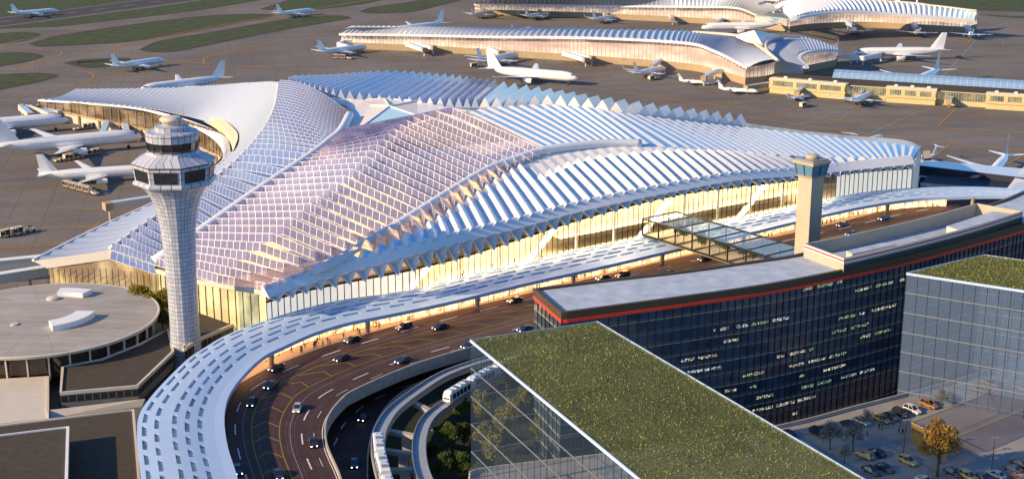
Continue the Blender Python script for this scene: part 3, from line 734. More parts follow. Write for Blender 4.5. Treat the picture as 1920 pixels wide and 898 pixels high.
teeth(b, ruled(YI, YO, 0.5), [i / 120 for i in range(36, 121)], .35, .5, 3, (0, 0)); b.build('eave_band', [M['roof']], term)
CRo = kcr([G(*p) for p in ((352, 203.5, 17.3), (380, 210.5, 18.5), (417, 227, 20.5), (441, 247, 22), (446, 262, 22.3), (438, 285, 22))], 40); CRi = kcr([G(*p) for p in ((354, 206, 16.4), (378, 216, 17.5), (407, 233, 19.5), (428, 253, 21), (435, 269, 21.3), (436, 286, 21.5))], 40)
b = MB(); b.ribbon([p + V((0, 0, .9)) for p in CRi], [p + V((0, 0, .9)) for p in CRo]); b.ribbon([p - V((0, 0, 3)) for p in CRi], [p + V((0, 0, .9)) for p in CRi]); b.build('sunlit_lip', M['cream'], term)  # raised ribbon on the roof edge, sunlight on it painted as cream
# eave beam along the left front edge
b = MB(); b.tube([YA(i / 40 * .4) + V((0, 0, .2)) for i in range(41)], .6, 6); b.build('eave_beam', M['white'], term)
# ridge beams
b = MB(); b.tube([B1(i / 60) + V((0, -.6, 1.4)) for i in range(61)], 1.9, 10); b.build('ridge_beam', M['roof'], term, smooth=True)
b = MB(); b.tube([XB(i / 60) + V((-.5, 0, .5)) for i in range(61)], .8, 8); b.build('ridge_beam', M['roof'], term, smooth=True)
lowb = [bend[i] for i in range(2, 8)]; up2 = [(1141, 275, 43.3), (1280, 278, 41.2), (1393, 287, 37), (1494, 293.5, 33.4), (1564, 296, 30.5), (1711, 300, 26)]
BEAM2 = K([GD(585, 516, Dfac(585) - 1.5)] + lowb + up2)
b = MB(); b.tube([BEAM2(i / 120 * .62) + V((0, -.5, 1.3)) for i in range(121)], 1.7, 8); b.build('ridge_beam', M['roof'], term, smooth=True)
# right wing: broad folded white bays
CREST = K([(874, 209, 50), (930, 202, 50.5), (1017, 197, 51), (1107, 203, 51), (1174, 213, 49), (1280, 227, 44), (1394, 239, 38), (1494, 250, 34.5), (1600, 262, 31), (1725, 276, 26.5)])
VAL = K([(1031, 286, 43.3), (1080, 279, 43.6), (1141, 275, 43.3), (1210, 276, 42.6), (1290, 278, 41), (1393, 287, 37), (1494, 293.5, 33.4), (1564, 296, 30.5), (1640, 298, 28.2), (1711, 300, 26)])
b = MB(); teeth(b, ruled(CREST, VAL, .3), tvals(CREST, 46), .32, .40, 8, (0, 1), 5); b.build('right_wing_roof', [M['roofrib'], M['shadeflat']], term)
# front band between ridge and eave: glass fins first, then folded white
EB = K([EAVE[1]] + [GD(u, v, Dfac(u) - 2.2) for u, v in ((640, 502), (774, 467), (874, 441), (974, 417), (1074, 390), (1174, 368), (1280, 347), (1380, 330), (1494, 322), (1580, 313), (1711, 300.5))])
BB = K([GD(590, 514, Dfac(590) - 1.5), (660, 479, 29), (760, 420, 33.2), (838, 371, 36.9), (914, 325, 40), (990, 297, 42.5), (1080, 279, 43.6), (1200, 276, 42.8), (1310, 279.5, 40.4), (1430, 290, 35.5), (1564, 296, 30.5), (1711, 300, 26)])
def gf(t): return max(0.0, .78 - t * 1.55)
band = ruled(BB, EB, .4); tb = tvals(EB, 54)
bw, bf = MB(), MB()
def t_r(g): return .52 if g <= .04 else .42
for i in range(54):
    g = gf(tb[i]); hh = 1.7 if i < 32 else 1.7 - (i - 32) * .04
    if g > .04:
        teeth(bf, band, tb[i:i + 2], 3.0, .12, 5, (0, 1), 2.6, s0=0, s1=g, caps=(False, False))
    ws = 0 if g > .12 else max(.10, .30 - max(0, i - 22) * .012)
    if ws: teeth(bw, band, tb[i:i + 2], .25, .5, 2, (0, 0), 5, s0=max(g, 0), s1=g + ws)
    teeth(bw, band, tb[i:i + 2], hh + (.3 if g > .04 else 0), t_r(g), 5, (0, 1), 5, s0=g + ws, s1=1.0)
bf.build('fin_skylight', [M['sky_fin'], M['amber']], term); bw.build('front_band_roof', [M['roofrib'], M['blueshade']], term)
# rear wing of folded glass
FBt = K([(540, 163, 50), (560, 169, 49.5), (640, 187, 48), (760, 200, 47.5), (850, 203, 49), (930, 202, 50), (1020, 197, 50.5), (1107, 204, 50), (1174, 214, 48.5), (1280, 227, 43.5), (1394, 239, 37.5)])
FT = K([(550, 160, 50), (618, 157, 48), (729, 149, 47), (830, 155, 47), (895, 163, 47), (965, 173, 47), (1050, 186, 46), (1125, 198, 45.5), (1190, 207, 44), (1295, 221, 40), (1400, 232, 35)])
b = MB(); teeth(b, ruled(FBt, FT, 0.0), tvals(FT, 27, 0, .46), 4.6, .5, 8, (1, 0), 3.4, capm=0); b.build('rear_skylight', [M['sky_pale'], M['sky_lav']], term)
b = MB(); teeth(b, ruled(FBt, FT, 0.0), tvals(FT, 20, .46, 1.0), 4.4, .5, 6, (0, 1), 5); b.build('rear_wing_roof', [M['roofrib'], M['blueshade']], term)
RS = K([(1394, 231, 33), (1494, 244, 30), (1600, 255, 27), (1690, 262, 24), (1728, 275, 23)]); RC = K([(1394, 240, 38), (1494, 251, 34.3), (1600, 263, 30.7), (1690, 272, 27.3), (1727, 278, 26)])
b = MB(); b.ribbon([RC(i / 30) for i in range(31)], [RS(i / 30) for i in range(31)]); b.ribbon([RS(i / 30) for i in range(31)], [up(RS(i / 30), 6) for i in range(31)]); b.build('rear_glass_slope', M['blueglass'], term)
# faceted star roof over the centre
SPX = {'a': (585, 180, 48.5), 'b': (685, 188, 49.3), 'c': (721, 186, 49.8), 'd': (743, 198, 49.6), 'e': (730, 200, 50.9), 'f': (782, 190, 49.9), 'g': (840, 202, 50), 'q': (888, 207, 50.5), 'h': (783, 218, 49.2), 'i': (772, 219, 49.2),
       'j': (676, 240, 47.5), 'k': (657, 249, 46.5), 'l': (659, 207, 49), 'm': (695, 198, 49.9), 'n': (845, 213, 49.5), 'r': (760, 240, 46), 's': (690, 246, 45.5), 't': (650, 200, 48)}
S3 = {k: G(*v) for k, v in SPX.items()}
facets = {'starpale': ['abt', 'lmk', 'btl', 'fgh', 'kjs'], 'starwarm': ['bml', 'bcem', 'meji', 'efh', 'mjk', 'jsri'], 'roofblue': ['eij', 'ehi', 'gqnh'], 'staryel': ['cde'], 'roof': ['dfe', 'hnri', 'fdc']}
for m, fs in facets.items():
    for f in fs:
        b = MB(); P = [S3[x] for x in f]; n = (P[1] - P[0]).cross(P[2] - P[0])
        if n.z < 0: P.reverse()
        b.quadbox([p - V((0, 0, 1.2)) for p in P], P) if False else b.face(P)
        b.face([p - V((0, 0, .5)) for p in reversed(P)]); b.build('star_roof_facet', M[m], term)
b = MB()
for x in ('ce', 'ej', 'ef', 'eh', 'me', 'bc', 'cf'): b.beam(S3[x[0]] + V((0, 0, .25)), S3[x[1]] + V((0, 0, .25)), .5, .4)
b.build('star_roof_ribs', M['white'], term)
# front eave beam with its row of folded plates
b = MB(); EP = [e0(i / 160) for i in range(161)]; b.sweep(EP, [(-1.7, -1.5), (1.8, -1.6), (1.8, 1.7), (1.0, 1.7)]); b.build('eave_beam', M['beam'], term)
ft = Curve(FTOP); NE = 54; b = MB()
tE = tvals(e0, NE)
for i in range(NE):
    a0, a1 = e0(tE[i]) + V((0, 0, -1.6)), e0(tE[i + 1]) + V((0, 0, -1.6)); tm = (tE[i] + tE[i + 1]) / 2
    lo = ft(tm); d = (a1 - a0); nl = V((-d.y, d.x, 0)).normalized()
    a0, a1 = a0 - nl * 1.7, a1 - nl * 1.7; ap = lo - nl * 3.4 + V((0, 0, .1)); cc = (a0 + a1 + ap) / 3 + nl * 2.2 - V((0, 0, .6))
    b.face([a0, ap, cc]); b.face([ap, a1, cc]); b.face([a1, a0, cc]); fh = lo + nl * .4
    b.face([ap, a0, a0 + nl * 4, fh], 1); b.face([a1, ap, fh, a1 + nl * 4], 1)
    b.beam(a0, ap, .35, .35); b.beam(ap, a1, .35, .35)
b.build('eave_folded_plates', [M['white'], M['soffit']], term)
# façade
NF = 120
fb = [None] * (NF + 1); fd = Curve([up(GD(u, 400, Dfac(u)), 0) for u, v in FB]); tf = [ft(i / NF) for i in range(NF + 1)]
for i in range(NF + 1): fb[i] = up(tf[i], 8.0)
c1, c2 = 22, 104
def pan(name, i0, i1, m, zb=8.0):
    b = MB()
    for i in range(i0, i1): b.face([up(tf[i], zb), up(tf[i + 1], zb), tf[i + 1], tf[i]], 0, [(i, 0), (i + 1, 0), (i + 1, 1), (i, 1)])
    return b.build(name, m, term)
pan('fritted_facade', 0, c1, M['frit']); pan('glass_facade', c1, c2, M['facade']); pan('fritted_facade', c2, NF, M['frit'])
b = MB()
for i in range(0, NF + 1): p = fb[i] + V((0, -.15, 0)); b.beam(p, up(p, tf[i].z), .28, .3)
b.build('mullion_lattice', M['dark'], term)
b = MB(); b.sweep(tf, [(-.5, -.35), (.2, -.35), (.2, .25), (-.5, .25)]); b.build('facade_head', M['brown'], term)
nrm = []
for i in range(NF + 1):
    d = tf[min(i + 1, NF)] - tf[max(i - 1, 0)]; nrm.append(V((-d.y, d.x, 0)).normalized())
b = MB(); BW = [fb[i] + nrm[i] * 26 for i in range(c1 - 8, c2 + 6)]
b.ribbon(BW, [up(p, tf[min(i + c1 - 8, NF)].z + 3) for i, p in enumerate(BW)]); b.build('hall_back_wall', M['hallwall'], term)
hp = [up(p, 8.2) for p in fb] + [G(1727, 330, 8.2), G(1400, 300, 8.2), G(1000, 260, 8.2), G(600, 300, 8.2), G(300, 500, 8.2)]
b = MB(); b.face(hp); b.build('hall_floor', M['hallfloor'], term)
b = MB(); b.ribbon([tf[i] + nrm[i] * .3 for i in range(0, NF + 1)], [tf[i] + nrm[i] * 27 for i in range(0, NF + 1)]); b.build('lamp_shield_ceiling', M['hallwall'], term)  # ceiling sheet added to keep lamp light off the eave plates
b = MB(); b.ribbon([fb[i] + nrm[i] * 26 + V((0, 0, 6)) for i in range(c1 + 30, c2)], [fb[i] + nrm[i] * 15 + V((0, 0, 6)) for i in range(c1 + 30, c2)]); b.build('mezzanine', M['hallfloor'], term)
for i0 in range(c1 - 4, c2 + 4, 6):
    b = MB(); ii = list(range(i0, i0 + 6))
    b.ribbon([tf[i] + nrm[i] * 9 + V((0, 0, -.3)) for i in ii], [tf[i] + nrm[i] * 12.5 + V((0, 0, -.3)) for i in ii]); b.build('hall_lamp', M['gold'], term)
for i in range(c1 + 2, c2, 7):
    b = MB(); p = fb[i] + nrm[i] * 5; b.tube([up(p, 8.2), up(p, tf[i].z + 2)], [.55, .45], 10); b.build('hall_column', M['white'], term)
    if (i // 7) % 3 == 0:
        b = MB(); q = fb[i] + nrm[i] * 12; r = fb[min(i + 9, NF)] + nrm[i] * 20; b.beam(up(q, 8.4), up(r, 19), 2.4, .6); b.build('escalator', M['white'], term)
# front-left face under the atrium roof edge
FL = [EAVE[0] + V((0, 1.5, 0)), GD(371, 527, 446), G(292, 503, 17)]
FL[1].z = 20.2
b = MB(); q = [FL[2], FL[1], FL[0]]
for a, c in zip(q[:-1], q[1:]):
    n = 9
    for k in range(n):
        p0, p1 = a.lerp(c, k / n), a.lerp(c, (k + 1) / n); b.face([up(p0, 3), up(p1, 3), p1 - V((0, 0, 1.2)), p0 - V((0, 0, 1.2))], 0, [(k, 0), (k + 1, 0), (k + 1, 1), (k, 1)])
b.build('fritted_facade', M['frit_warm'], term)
b = MB(); c = MB()
for a, e in zip(q[:-1], q[1:]):
    c.beam(a - V((0, .5, .6)), e - V((0, .5, .6)), 1.2, 1.5)
    for k in range(10): p = a.lerp(e, k / 9) + V((0, -.2, 0)); b.beam(up(p, 3), up(p, p.z - 1.3), .25, .3)
b.build('mullion_lattice', M['dark'], term); c.build('eave_fascia', M['beige'], term)
# left gable: fascia, glass and plinth
ga, gb2, gc = G(62, 489, 13), G(209, 469, 17), G(290, 497, 18.5)
gl = [G(88, 503, 11.5), G(206, 486, 15), G(292, 515, 15.5)]
b = MB(); b.face([ga, gl[0], gl[1], gb2]); b.build('gable_fascia', M['beige'], term)
b = MB(); b.face([gb2, gl[1], gl[2], gc], 0, [(0, 1), (0, 0), (7, 0), (7, 1)]); b.build('gable_skylight', M['sky_blue'], term)
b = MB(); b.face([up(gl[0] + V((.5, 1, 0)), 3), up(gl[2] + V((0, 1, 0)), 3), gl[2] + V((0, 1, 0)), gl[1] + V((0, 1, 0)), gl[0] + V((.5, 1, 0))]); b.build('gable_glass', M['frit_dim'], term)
b = MB()
for k in range(19):
    x = k / 18; p = gl[0].lerp(gl[2], x); zt = (gl[0].lerp(gl[1], x / .56) if x < .56 else gl[1].lerp(gl[2], (x - .56) / .44)).z; b.beam(up(p, 3), up(p, zt), .2, .25)
b.build('mullion_lattice', M['brown'], term)
# side wall of the left concourse: glass above a ribbed pale base
WL = [G(*p) for p in ((76, 220, 0), (144, 233, 0), (213, 249, 0), (284, 264, 0), (345, 282, 0), (392, 304, 0), (420, 318, 0), (432, 335, 0), (410, 372, 0), (345, 425, 0), (250, 480, 0), (150, 535, 0))]
WK = K(WL); wl = [WK(i / 100) for i in range(101)]
def wtop(i):
    return YI(1 - i / 100 * 1.0).z - .8
b = MB(); b.ribbon(wl, [up(p, 5.2) for p in wl]); b.build('concourse_base_wall', M['beige'], term)
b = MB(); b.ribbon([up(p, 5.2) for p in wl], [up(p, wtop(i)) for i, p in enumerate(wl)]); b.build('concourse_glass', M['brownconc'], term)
for i in range(0, 101, 2):
    p = wl[i] + V((-.3, -.3, 0)); b = MB(); b.beam(up(p, 5.2), up(p, wtop(i)), .4, .6); b.build('concourse_mullion', M['tan'], term)
b = MB(); b.sweep(wl, [(-.5, 5.0), (.6, 5.0), (.6, 6.2), (-.5, 6.2)])
for i in range(0, 101, 5): p = wl[i] + V((-.5, -.5, 0)); b.beam(up(p, 0), up(p, 5.2), 1, 1)
b.build('pilaster_lattice', M['tan'], term)
# right end
re = [GD(1711, 330, Dfac(1711)), G(1727, 345, 8)]
b = MB(); x0 = up(tf[-1], 6); x1 = up(G(1724, 278, 26), 6)
for k in range(14):
    p0, p1 = x0.lerp(x1, k / 14), x0.lerp(x1, (k + 1) / 14); b.face([p0, p1, up(p1, 25.6), up(p0, 25.6)], 0, [(k, 0), (k + 1, 0), (k + 1, 1), (k, 1)])
b.build('end_facade', M['frit'], term)
b = MB()
for k in range(15): p = x0.lerp(x1, k / 14) + V((.3, -.1, 0)); b.beam(p, up(p, 25.8), .5, .8)
b.build('fin_lattice', M['white'], term)
# ------------------------------------------------------------------ models of vehicles
def aircraft(kind):
    """built nose towards +x, centred, wheels on z = 0; returns the root"""
    Ln, Rr, span, zc = {'wide': (64, 3.1, 60, 5.6), 'narrow': (37, 1.95, 34, 3.9), 'regional': (27, 1.35, 21.5, 2.4)}[kind]
    root = thing({'wide': 'wide_body_airliner', 'narrow': 'narrow_body_airliner', 'regional': 'regional_jet'}[kind], 'white airliner', 'airliner')
    hx = Ln / 2
    st = [(0, .05, .50), (.02, .16, .46), (.10, .52, .26), (.20, .82, .08), (.30, .98, .0), (.40, 1, 0), (.82, 1, 0), (.89, .95, -.03), (.94, .78, -.10), (.975, .52, -.20), (.993, .26, -.28), (1, .05, -.32)]
    b = MB(); n = 14; rings = []
    for x, r, dz in st:
        rings.append([V((x * Ln - hx, Rr * r * math.cos(2 * math.pi * k / n), zc + Rr * dz + Rr * r * math.sin(2 * math.pi * k / n))) for k in range(n)])
    for i in range(len(rings) - 1):
        for k in range(n): q = (k + 1) % n; b.face([rings[i][q], rings[i][k], rings[i + 1][k], rings[i + 1][q]])
    b.face(rings[0]); b.face(list(reversed(rings[-1])))
    b.build('fuselage', M['plane'], root, True, True)
    b = MB()
    nw = int(Ln * .62 / 1.1)
    for s in (1, -1):
        for i in range(nw):
            x = -hx + Ln * (.22 + .66 * i / nw); a = R(14); r = Rr * 1.012
            P = [V((x + dx, s * r * math.cos(a + da), zc + r * math.sin(a + da))) for dx, da in ((0, -.05), (.45, -.05), (.45, .06), (0, .06))]
            b.face(P if s < 0 else P[::-1])
    b.build('cabin_window_row', M['plane_gl'], root, True)
    b = MB()
    for s in (1, -1):
        P = [V((hx - Ln * .035, s * Rr * .30, zc + Rr * .31)), V((hx - Ln * .058, s * Rr * .66, zc + Rr * .30)), V((hx - Ln * .064, s * Rr * .52, zc + Rr * .58)), V((hx - Ln * .044, s * Rr * .15, zc + Rr * .52))]
        c = V((hx - Ln * .2, 0, zc)); P = [c + (p - c) * 1.03 for p in P]; b.face(P); b.face([p - V((.05, 0, 0)) for p in P[::-1]])
    b.build('cockpit_window', M['plane_gl'], root, True)
    def foil(b, r0, r1, th0, th1, vert=False):
        """r = (x_lead, x_trail, y, z) root and tip"""
        A, C = [], []
        for (xl, xt, y, z), th, out in ((r0, th0, A), (r1, th1, C)):
            for f, hgt in ((0, 0), (.3, .5), (1, 0), (.35, -.5)):
                x = xl + (xt - xl) * f; d = th * hgt
                out.append(V((x, y + d, z)) if vert else V((x, y, z + d)))
        for k in range(4):
            q = (k + 1) % 4; b.face([A[k], A[q], C[q], C[k]]); b.face([A[q], A[k], C[k], C[q]][:0] or [A[k], A[q], C[q], C[k]]) if False else None
        b.face(C); b.face(A[::-1])
    wr, wt_ = Ln * .60 - hx, Ln * .36 - hx
    for s in (1, -1):
        b = MB(); y0, y1, ym = s * Rr * .5, s * span / 2, s * span * .19
        zr = zc - Rr * .55; dih = span / 2 * .10
        foil(b, (wr, wr - Ln * .20, y0, zr), (wr - Ln * .095, wr - Ln * .20, ym, zr + dih * .3), Rr * .42, Rr * .22)
        foil(b, (wr - Ln * .095, wr - Ln * .20, ym, zr + dih * .3), (wt_ - Ln * .015, wt_ - Ln * .05, y1, zr + dih), Rr * .22, Rr * .06)
        wg = b.build('wing', M['plane'], root, True)
        if kind == 'narrow':
            b = MB(); foil(b, (wt_ - Ln * .015, wt_ - Ln * .05, y1, zr + dih), (wt_ - Ln * .055, wt_ - Ln * .075, y1 + s * .35, zr + dih + 2.3), .12, .06, True); b.build('winglet', M['plane'], wg, True)
        b = MB(); tz = zc + Rr * .45; tx = Ln * .115 - hx
        if kind == 'regional':
            tz = zc + Rr + 3.9; tx = Ln * .05 - hx
            foil(b, (tx, tx - Ln * .07, 0, tz), (tx - Ln * .07, tx - Ln * .105, s * span * .19, tz + .1), .2, .08)
        else: foil(b, (tx, tx - Ln * .10, s * Rr * .1, tz), (tx - Ln * .085, tx - Ln * .125, s * span * .175, tz + .9), Rr * .16, .1)
        b.build('stabilizer', M['plane'], root, True)
        if kind == 'regional': ex, ey, ez, er, el = -hx + Ln * .22, s * Rr * 1.55, zc + Rr * .35, .75, 3.6
        else: ex, ey, ez, er, el = wr - Ln * .075 + (.0), s * span * .165, zc - Rr * 1.02 + .1, Rr * .52, Ln * .095
        b = MB(); prof = [(0, .86), (.06, 1.0), (.35, 1.04), (.7, .9), (.9, .62), (1.0, .42)]
        pts = [(ex + el * .62 - el * p, r * er) for p, r in prof]
        b.tube([V((x, ey, ez)) for x, _ in pts], [r for _, r in pts], 12)
        if kind != 'regional': b.beam(V((ex - el * .1, ey, ez + er * .8)), V((ex - el * .55, ey, zc - Rr * .45 + .4)), .35, er * .7)
        else: b.beam(V((ex, ey, ez)), V((ex, s * Rr * .6, ez)), 2.2, .35)
        en = b.build('engine', M['plane'], root, True, False)
        b = MB(); b.tube([V((ex + el * .63, ey, ez)), V((ex + el * .625, ey, ez))], [er * .78, er * .78], 12); b.build('fan', M['plane_dk'], en, True)
    b = MB()
    if kind == 'regional':
        foil(b, (Ln * .14 - hx, Ln * .02 - hx, 0, zc + Rr * .7), (Ln * .06 - hx, Ln * -.005 - hx, 0, zc + Rr + 3.9), .35, .25, True)
    else:
        foil(b, (Ln * .175 - hx, Ln * .02 - hx, 0, zc + Rr * .7), (Ln * .055 - hx, Ln * -.005 - hx, 0, zc + Rr + (9.6 if kind == 'wide' else 6.2)), Rr * .25, .2, True)
    b.build('tail_fin', M['plane'], root, True)
    g = Ln * .085
    for gx, gy, nb in ((hx - Ln * .10, 0, 1), (wr - Ln * .165, Rr * .95, 2), (wr - Ln * .165, -Rr * .95, 2)):
        b = MB(); wr_ = .32 * Rr ** .5 + .1; b.beam(V((gx, gy, wr_)), V((gx, gy * .9, zc - Rr * .6)), .3, .3)
        lg = b.build('landing_gear', M['steel'], root, True)
        for k in range(nb):
            for s in (1, -1):
                b = MB(); x = gx + (k - (nb - 1) / 2) * 2.4 * wr_; b.tube([V((x, gy + s * .25, wr_)), V((x, gy + s * .65, wr_))], wr_, 10); b.build('wheel', M['tyre'], lg, True)
    return root
PL = {k: aircraft(k) for k in ('wide', 'narrow', 'regional')}
PLEN = {'wide': 64, 'narrow': 37, 'regional': 27}; PZ = {'wide': 5.0, 'narrow': 3.6, 'regional': 2.3}
def put_plane(kind, nose, tail, label, fit=True, heading=None, sc=None):
    z = PZ[kind] * .8; a, c = G(*nose, z), G(*tail, z); d = a - c
    s = sc or min(max(d.length / PLEN[kind], .72), 1.35); h = heading if heading is not None else math.atan2(d.y, d.x)
    m = (a + c) / 2
    return place(PL[kind], USED, (m.x, m.y, .12), h, label, s, 'white airliners about the airport')
PLANES = [('wide', (103, 20), (27, 27), 'white airliner rolling along the dark runway, farthest into the upper left corner'),
          ('wide', (583, 20), (525, 27), 'white airliner on the taxiway between two grass islands, beyond the concourses'),
          ('wide', (309, 112), (209, 127), 'white airliner turning beside the small oval grass patch'),
          ('wide', (262, 172), (424, 152), 'white airliner half hidden behind the white left wing of the terminal, only its rear showing'),
          ('wide', (267, 262), (-10, 288), 'big white airliner nosed up to the left concourse, middle one of the three stacked there'),
          ('wide', (290, 320), (72, 334), 'white airliner whose nose is hidden behind the flared control tower'),
          ('wide', (129, 230), (-130, 252), 'airliner nose and engine under the forked jet bridge at the left edge'),
          ('wide', (688, 88), (595, 100), 'white airliner parked at the left tip of the nearer long concourse'),
          ('wide', (972, 103), (894, 119), 'white airliner parked at the middle of the nearer concourse, seen past another airliner'),
          ('wide', (1083, 151), (912, 137), 'big white airliner taxiing broadside just behind the saw-tooth roof'),
          ('wide', (735, 60), (833, 48), 'white airliner tail and fuselage showing above the left half of the nearer concourse roof'),
          ('narrow', (915, 26), (893, 30), 'small airliner at the left end of the farther concourse'),
          ('narrow', (1026, 28), (988, 34), 'small airliner second from the left end of the farther concourse'),
          ('narrow', (1151, 34), (1115, 40), 'small airliner third along the farther concourse, under a blue grey jet bridge'),
          ('narrow', (1000, 54), (958, 60), 'airliner of which only the tail fin shows above the nearer concourse roof'),
          ('narrow', (1237, 133), (1198, 141), 'small airliner parked near the right half of the nearer concourse with a cart behind it'),
          ('wide', (1315, 55), (1462, 53), 'white airliner broadside between the two concourses, above the star shaped roof'),
          ('narrow', (1609, 52), (1594, 65), 'small airliner nose in at the farther concourse right wing, leftmost of three'),
          ('narrow', (1726, 55), (1714, 69), 'small airliner nose in at the farther concourse right wing, middle one of three'),
          ('narrow', (1824, 58), (1817, 73), 'small airliner nose in at the far right tip of the farther concourse'),
          ('wide', (1600, 104), (1772, 102), 'white airliner joined to the right tip of the nearer concourse by two jet bridges'),
          ('wide', (1692, 172), (1766, 138), 'white airliner facing the low old pier, its nose hidden by the blue roof'),
          ('narrow', (1630, 180), (1598, 195), 'small airliner docked at the old pier beside a brown jet bridge'),
          ('regional', (1511, 181), (1484, 185), 'little jet parked at the old pier with a white cart behind it'),
          ('regional', (1422, 173), (1346, 169), 'little jet with tail mounted engines below the glass tunnel of the nearer concourse'),
          ('regional', (1336, 156), (1272, 153), 'little jet with tail mounted engines by the last jet bridge of the nearer concourse'),
          ('regional', (1650, 262), (1600, 276), 'jet of which only the fin shows above the right wing roof of the terminal'),
          ('regional', (1700, 300), (1738, 296), 'jet whose T shaped tail shows behind the right end of the terminal'),
          ('wide', (1846, 345), (1893, 292), 'white airliner beyond the blue glass link building at the right edge'),
          ('narrow', (1742, 15), (1676, 8), 'airliner behind the farther concourse by the dark grass, only tail and back showing')]
for k, nz, tl, lab in PLANES:
    fs = None
    if lab.startswith('small airliner'): fs = 1.0 if nz[1] < 100 else 1.02
    if 'T shaped' in lab or 'only the fin' in lab: fs = 1.25 if 'only' in lab else .95
    if 'blue roof' in lab or 'blue glass link' in lab: fs = 1.12 if 'roof' in lab else .88
    put_plane(k, nz, tl, lab, sc=fs)
# ------------------------------------------------------------------ cars
def car_model(name, label, paint, suv=False):
    root = thing(name, label, 'car'); b = MB()
    hgt = .98 if suv else .86
    st = [(-2.35, .70, .42, .80), (-2.25, .84, .30, hgt), (-1.5, .91, .26, hgt + .03), (0, .93, .25, hgt), (1.0, .92, .25, hgt - .02), (1.9, .88, .28, hgt - .14), (2.3, .74, .34, hgt - .26), (2.38, .60, .40, hgt - .34)]
    rings = []
    for x, w_, z0, z1 in st: rings.append([V((x, -w_ * .92, z0)), V((x, w_ * .92, z0)), V((x, w_, (z0 + z1) / 2)), V((x, w_ * .9, z1)), V((x, -w_ * .9, z1)), V((x, -w_, (z0 + z1) / 2))])
    for i in range(len(rings) - 1):
        for k in range(6): q = (k + 1) % 6; b.face([rings[i][k], rings[i][q], rings[i + 1][q], rings[i + 1][k]])
    b.face(rings[0][::-1]); b.face(rings[-1]); b.build('body', M[paint], root, True)
    top = 1.68 if suv else 1.42; xr = -2.15 if suv else -1.75
    base = [V((xr - .1, -.82, hgt)), V((1.15, -.82, hgt - .04)), V((1.15, .82, hgt - .04)), V((xr - .1, .82, hgt))]
    tp = [V((xr + (.35 if suv else .7), -.62, top)), V((.25, -.64, top)), V((.25, .64, top)), V((xr + (.35 if suv else .7), .62, top))]
    b = MB(); b.quadbox(base, tp); b.build('window_glass', M['carglass'], root, True)
    b = MB(); b.quadbox([p + V((0, 0, -.03)) for p in tp], [p + V((0, 0, .05)) for p in [q * .98 + V((0, 0, q.z * .02)) for q in tp]])
    for s in (-1, 1):
        for i, j in (((0, 0), (0, 0)), ((1, 1), (1, 1))):
            p, q = (base[i[0]], tp[i[0]]) if s < 0 else (base[3 - i[0]], tp[3 - i[0]]); b.beam(p, q, .09, .09)
        b.beam(V((-.55, s * .80, hgt)), V((-.55, s * .65, top)), .1, .06)
    b.build('roof', M[paint], root, True)
    for x in (-1.45, 1.45):
        for s in (-1, 1):
            b = MB(); b.tube([V((x, s * .72, .34)), V((x, s * .96, .34))], .34, 12); wh = b.build('wheel', M['tyre'], root, True)
            b = MB(); b.tube([V((x, s * .95, .34)), V((x, s * .975, .34))], .2, 8); b.build('rim', M['rim'], wh, True)
    for s in (-1, 1):
        b = MB(); b.box(2.22, 2.40, s * .58 - .13, s * .58 + .13, .52, .64); b.build('headlight', M['headlight' if 'road' in name else 'rim'], root, True)
        b = MB(); b.box(-2.37, -2.24, s * .62 - .17, s * .62 + .17, .62, .78); b.build('tail_light', M['taillight'], root, True)
    return root
CARS = {}
def car(kind, paint, suv, u, v, z, h, label, sc, group):
    key = (kind, paint, suv)
    if key not in CARS: CARS[key] = car_model(kind, label, paint, suv)
    p = G(u, v, z); return place(CARS[key], USED, (p.x, p.y, z), h, label, sc, group)
def road_dir(p, C):
    i = min(range(len(C)), key=lambda k: (C[k].xy - p.xy).length); i = min(max(i, 1), len(C) - 2)
    d = C[i - 1] - C[i + 1]; return math.atan2(d.y, d.x)
MID = lane(.4)
RC_ = [(966, 566, 'car_black', 0, 'black car with lit headlights pulling along the kerb beside the dark hotel corner'),
       (758, 616, 'car_black', 1, 'black SUV in the kerb lane just below the bright shop fronts, two figures beside it'),
       (826, 616, 'car_black', 0, 'black car trailing the SUV in the second lane, right of it'),
       (662, 640, 'car_black', 0, 'black car in the kerb lane where the pink pavement starts to narrow'),
       (642, 675, 'car_maroon', 0, 'dark reddish car straddling the yellow chevrons below the kerb lane'),
       (757, 679, 'car_navy', 0, 'dark blue car right beside the concrete parapet at the top of the bend'),
       (519, 692, 'car_black', 0, 'black car first of three in the bend, at the edge of the tan pavement'),
       (509, 725, 'car_black', 0, 'black car middle of three following round the bend by the canopy'),
       (473, 757, 'car_black', 0, 'black car lowest of three following round the bend by the canopy'),
       (558, 768, 'car_silver', 0, 'silver blue car inside the yellow chevron strip'),
       (587, 833, 'car_maroon', 0, 'dark maroon car heading towards the viewer next to the parapet'),
       (522, 893, 'car_navy', 0, 'dark blue car at the lower end of the raised road, cut off below'),
       (446, 884, 'car_navy', 0, 'dark car half hidden by the canopy edge at the bottom'),
       (985, 620, 'car_navy', 0, 'blue car partly hidden behind the left corner of the dark hotel'),
       (880, 651, 'car_navy', 0, 'small blue car seen through the corner of the glass block with the planted roof'),
       (1131, 524, 'car_maroon', 0, 'dark red car stopped at the crowded kerb left of another, above the hotel roof'),
       (1168, 519, 'car_maroon', 1, 'dark red SUV stopped at the crowded kerb, right of another car'),
       (1253, 516, 'car_black', 0, 'car roof just showing above the hotel roof edge'),
       (1322, 488, 'car_black', 0, 'black car coming out from under the glass garden bridge'),
       (1580, 424, 'car_black', 0, 'black car left of two beyond the square old tower'),
       (1658, 412, 'car_navy', 0, 'dark blue car right of two beyond the square old tower'),
       (1597, 441, 'car_navy', 0, 'blue car nearly hidden behind the rooftop screen wall of the hotel')]
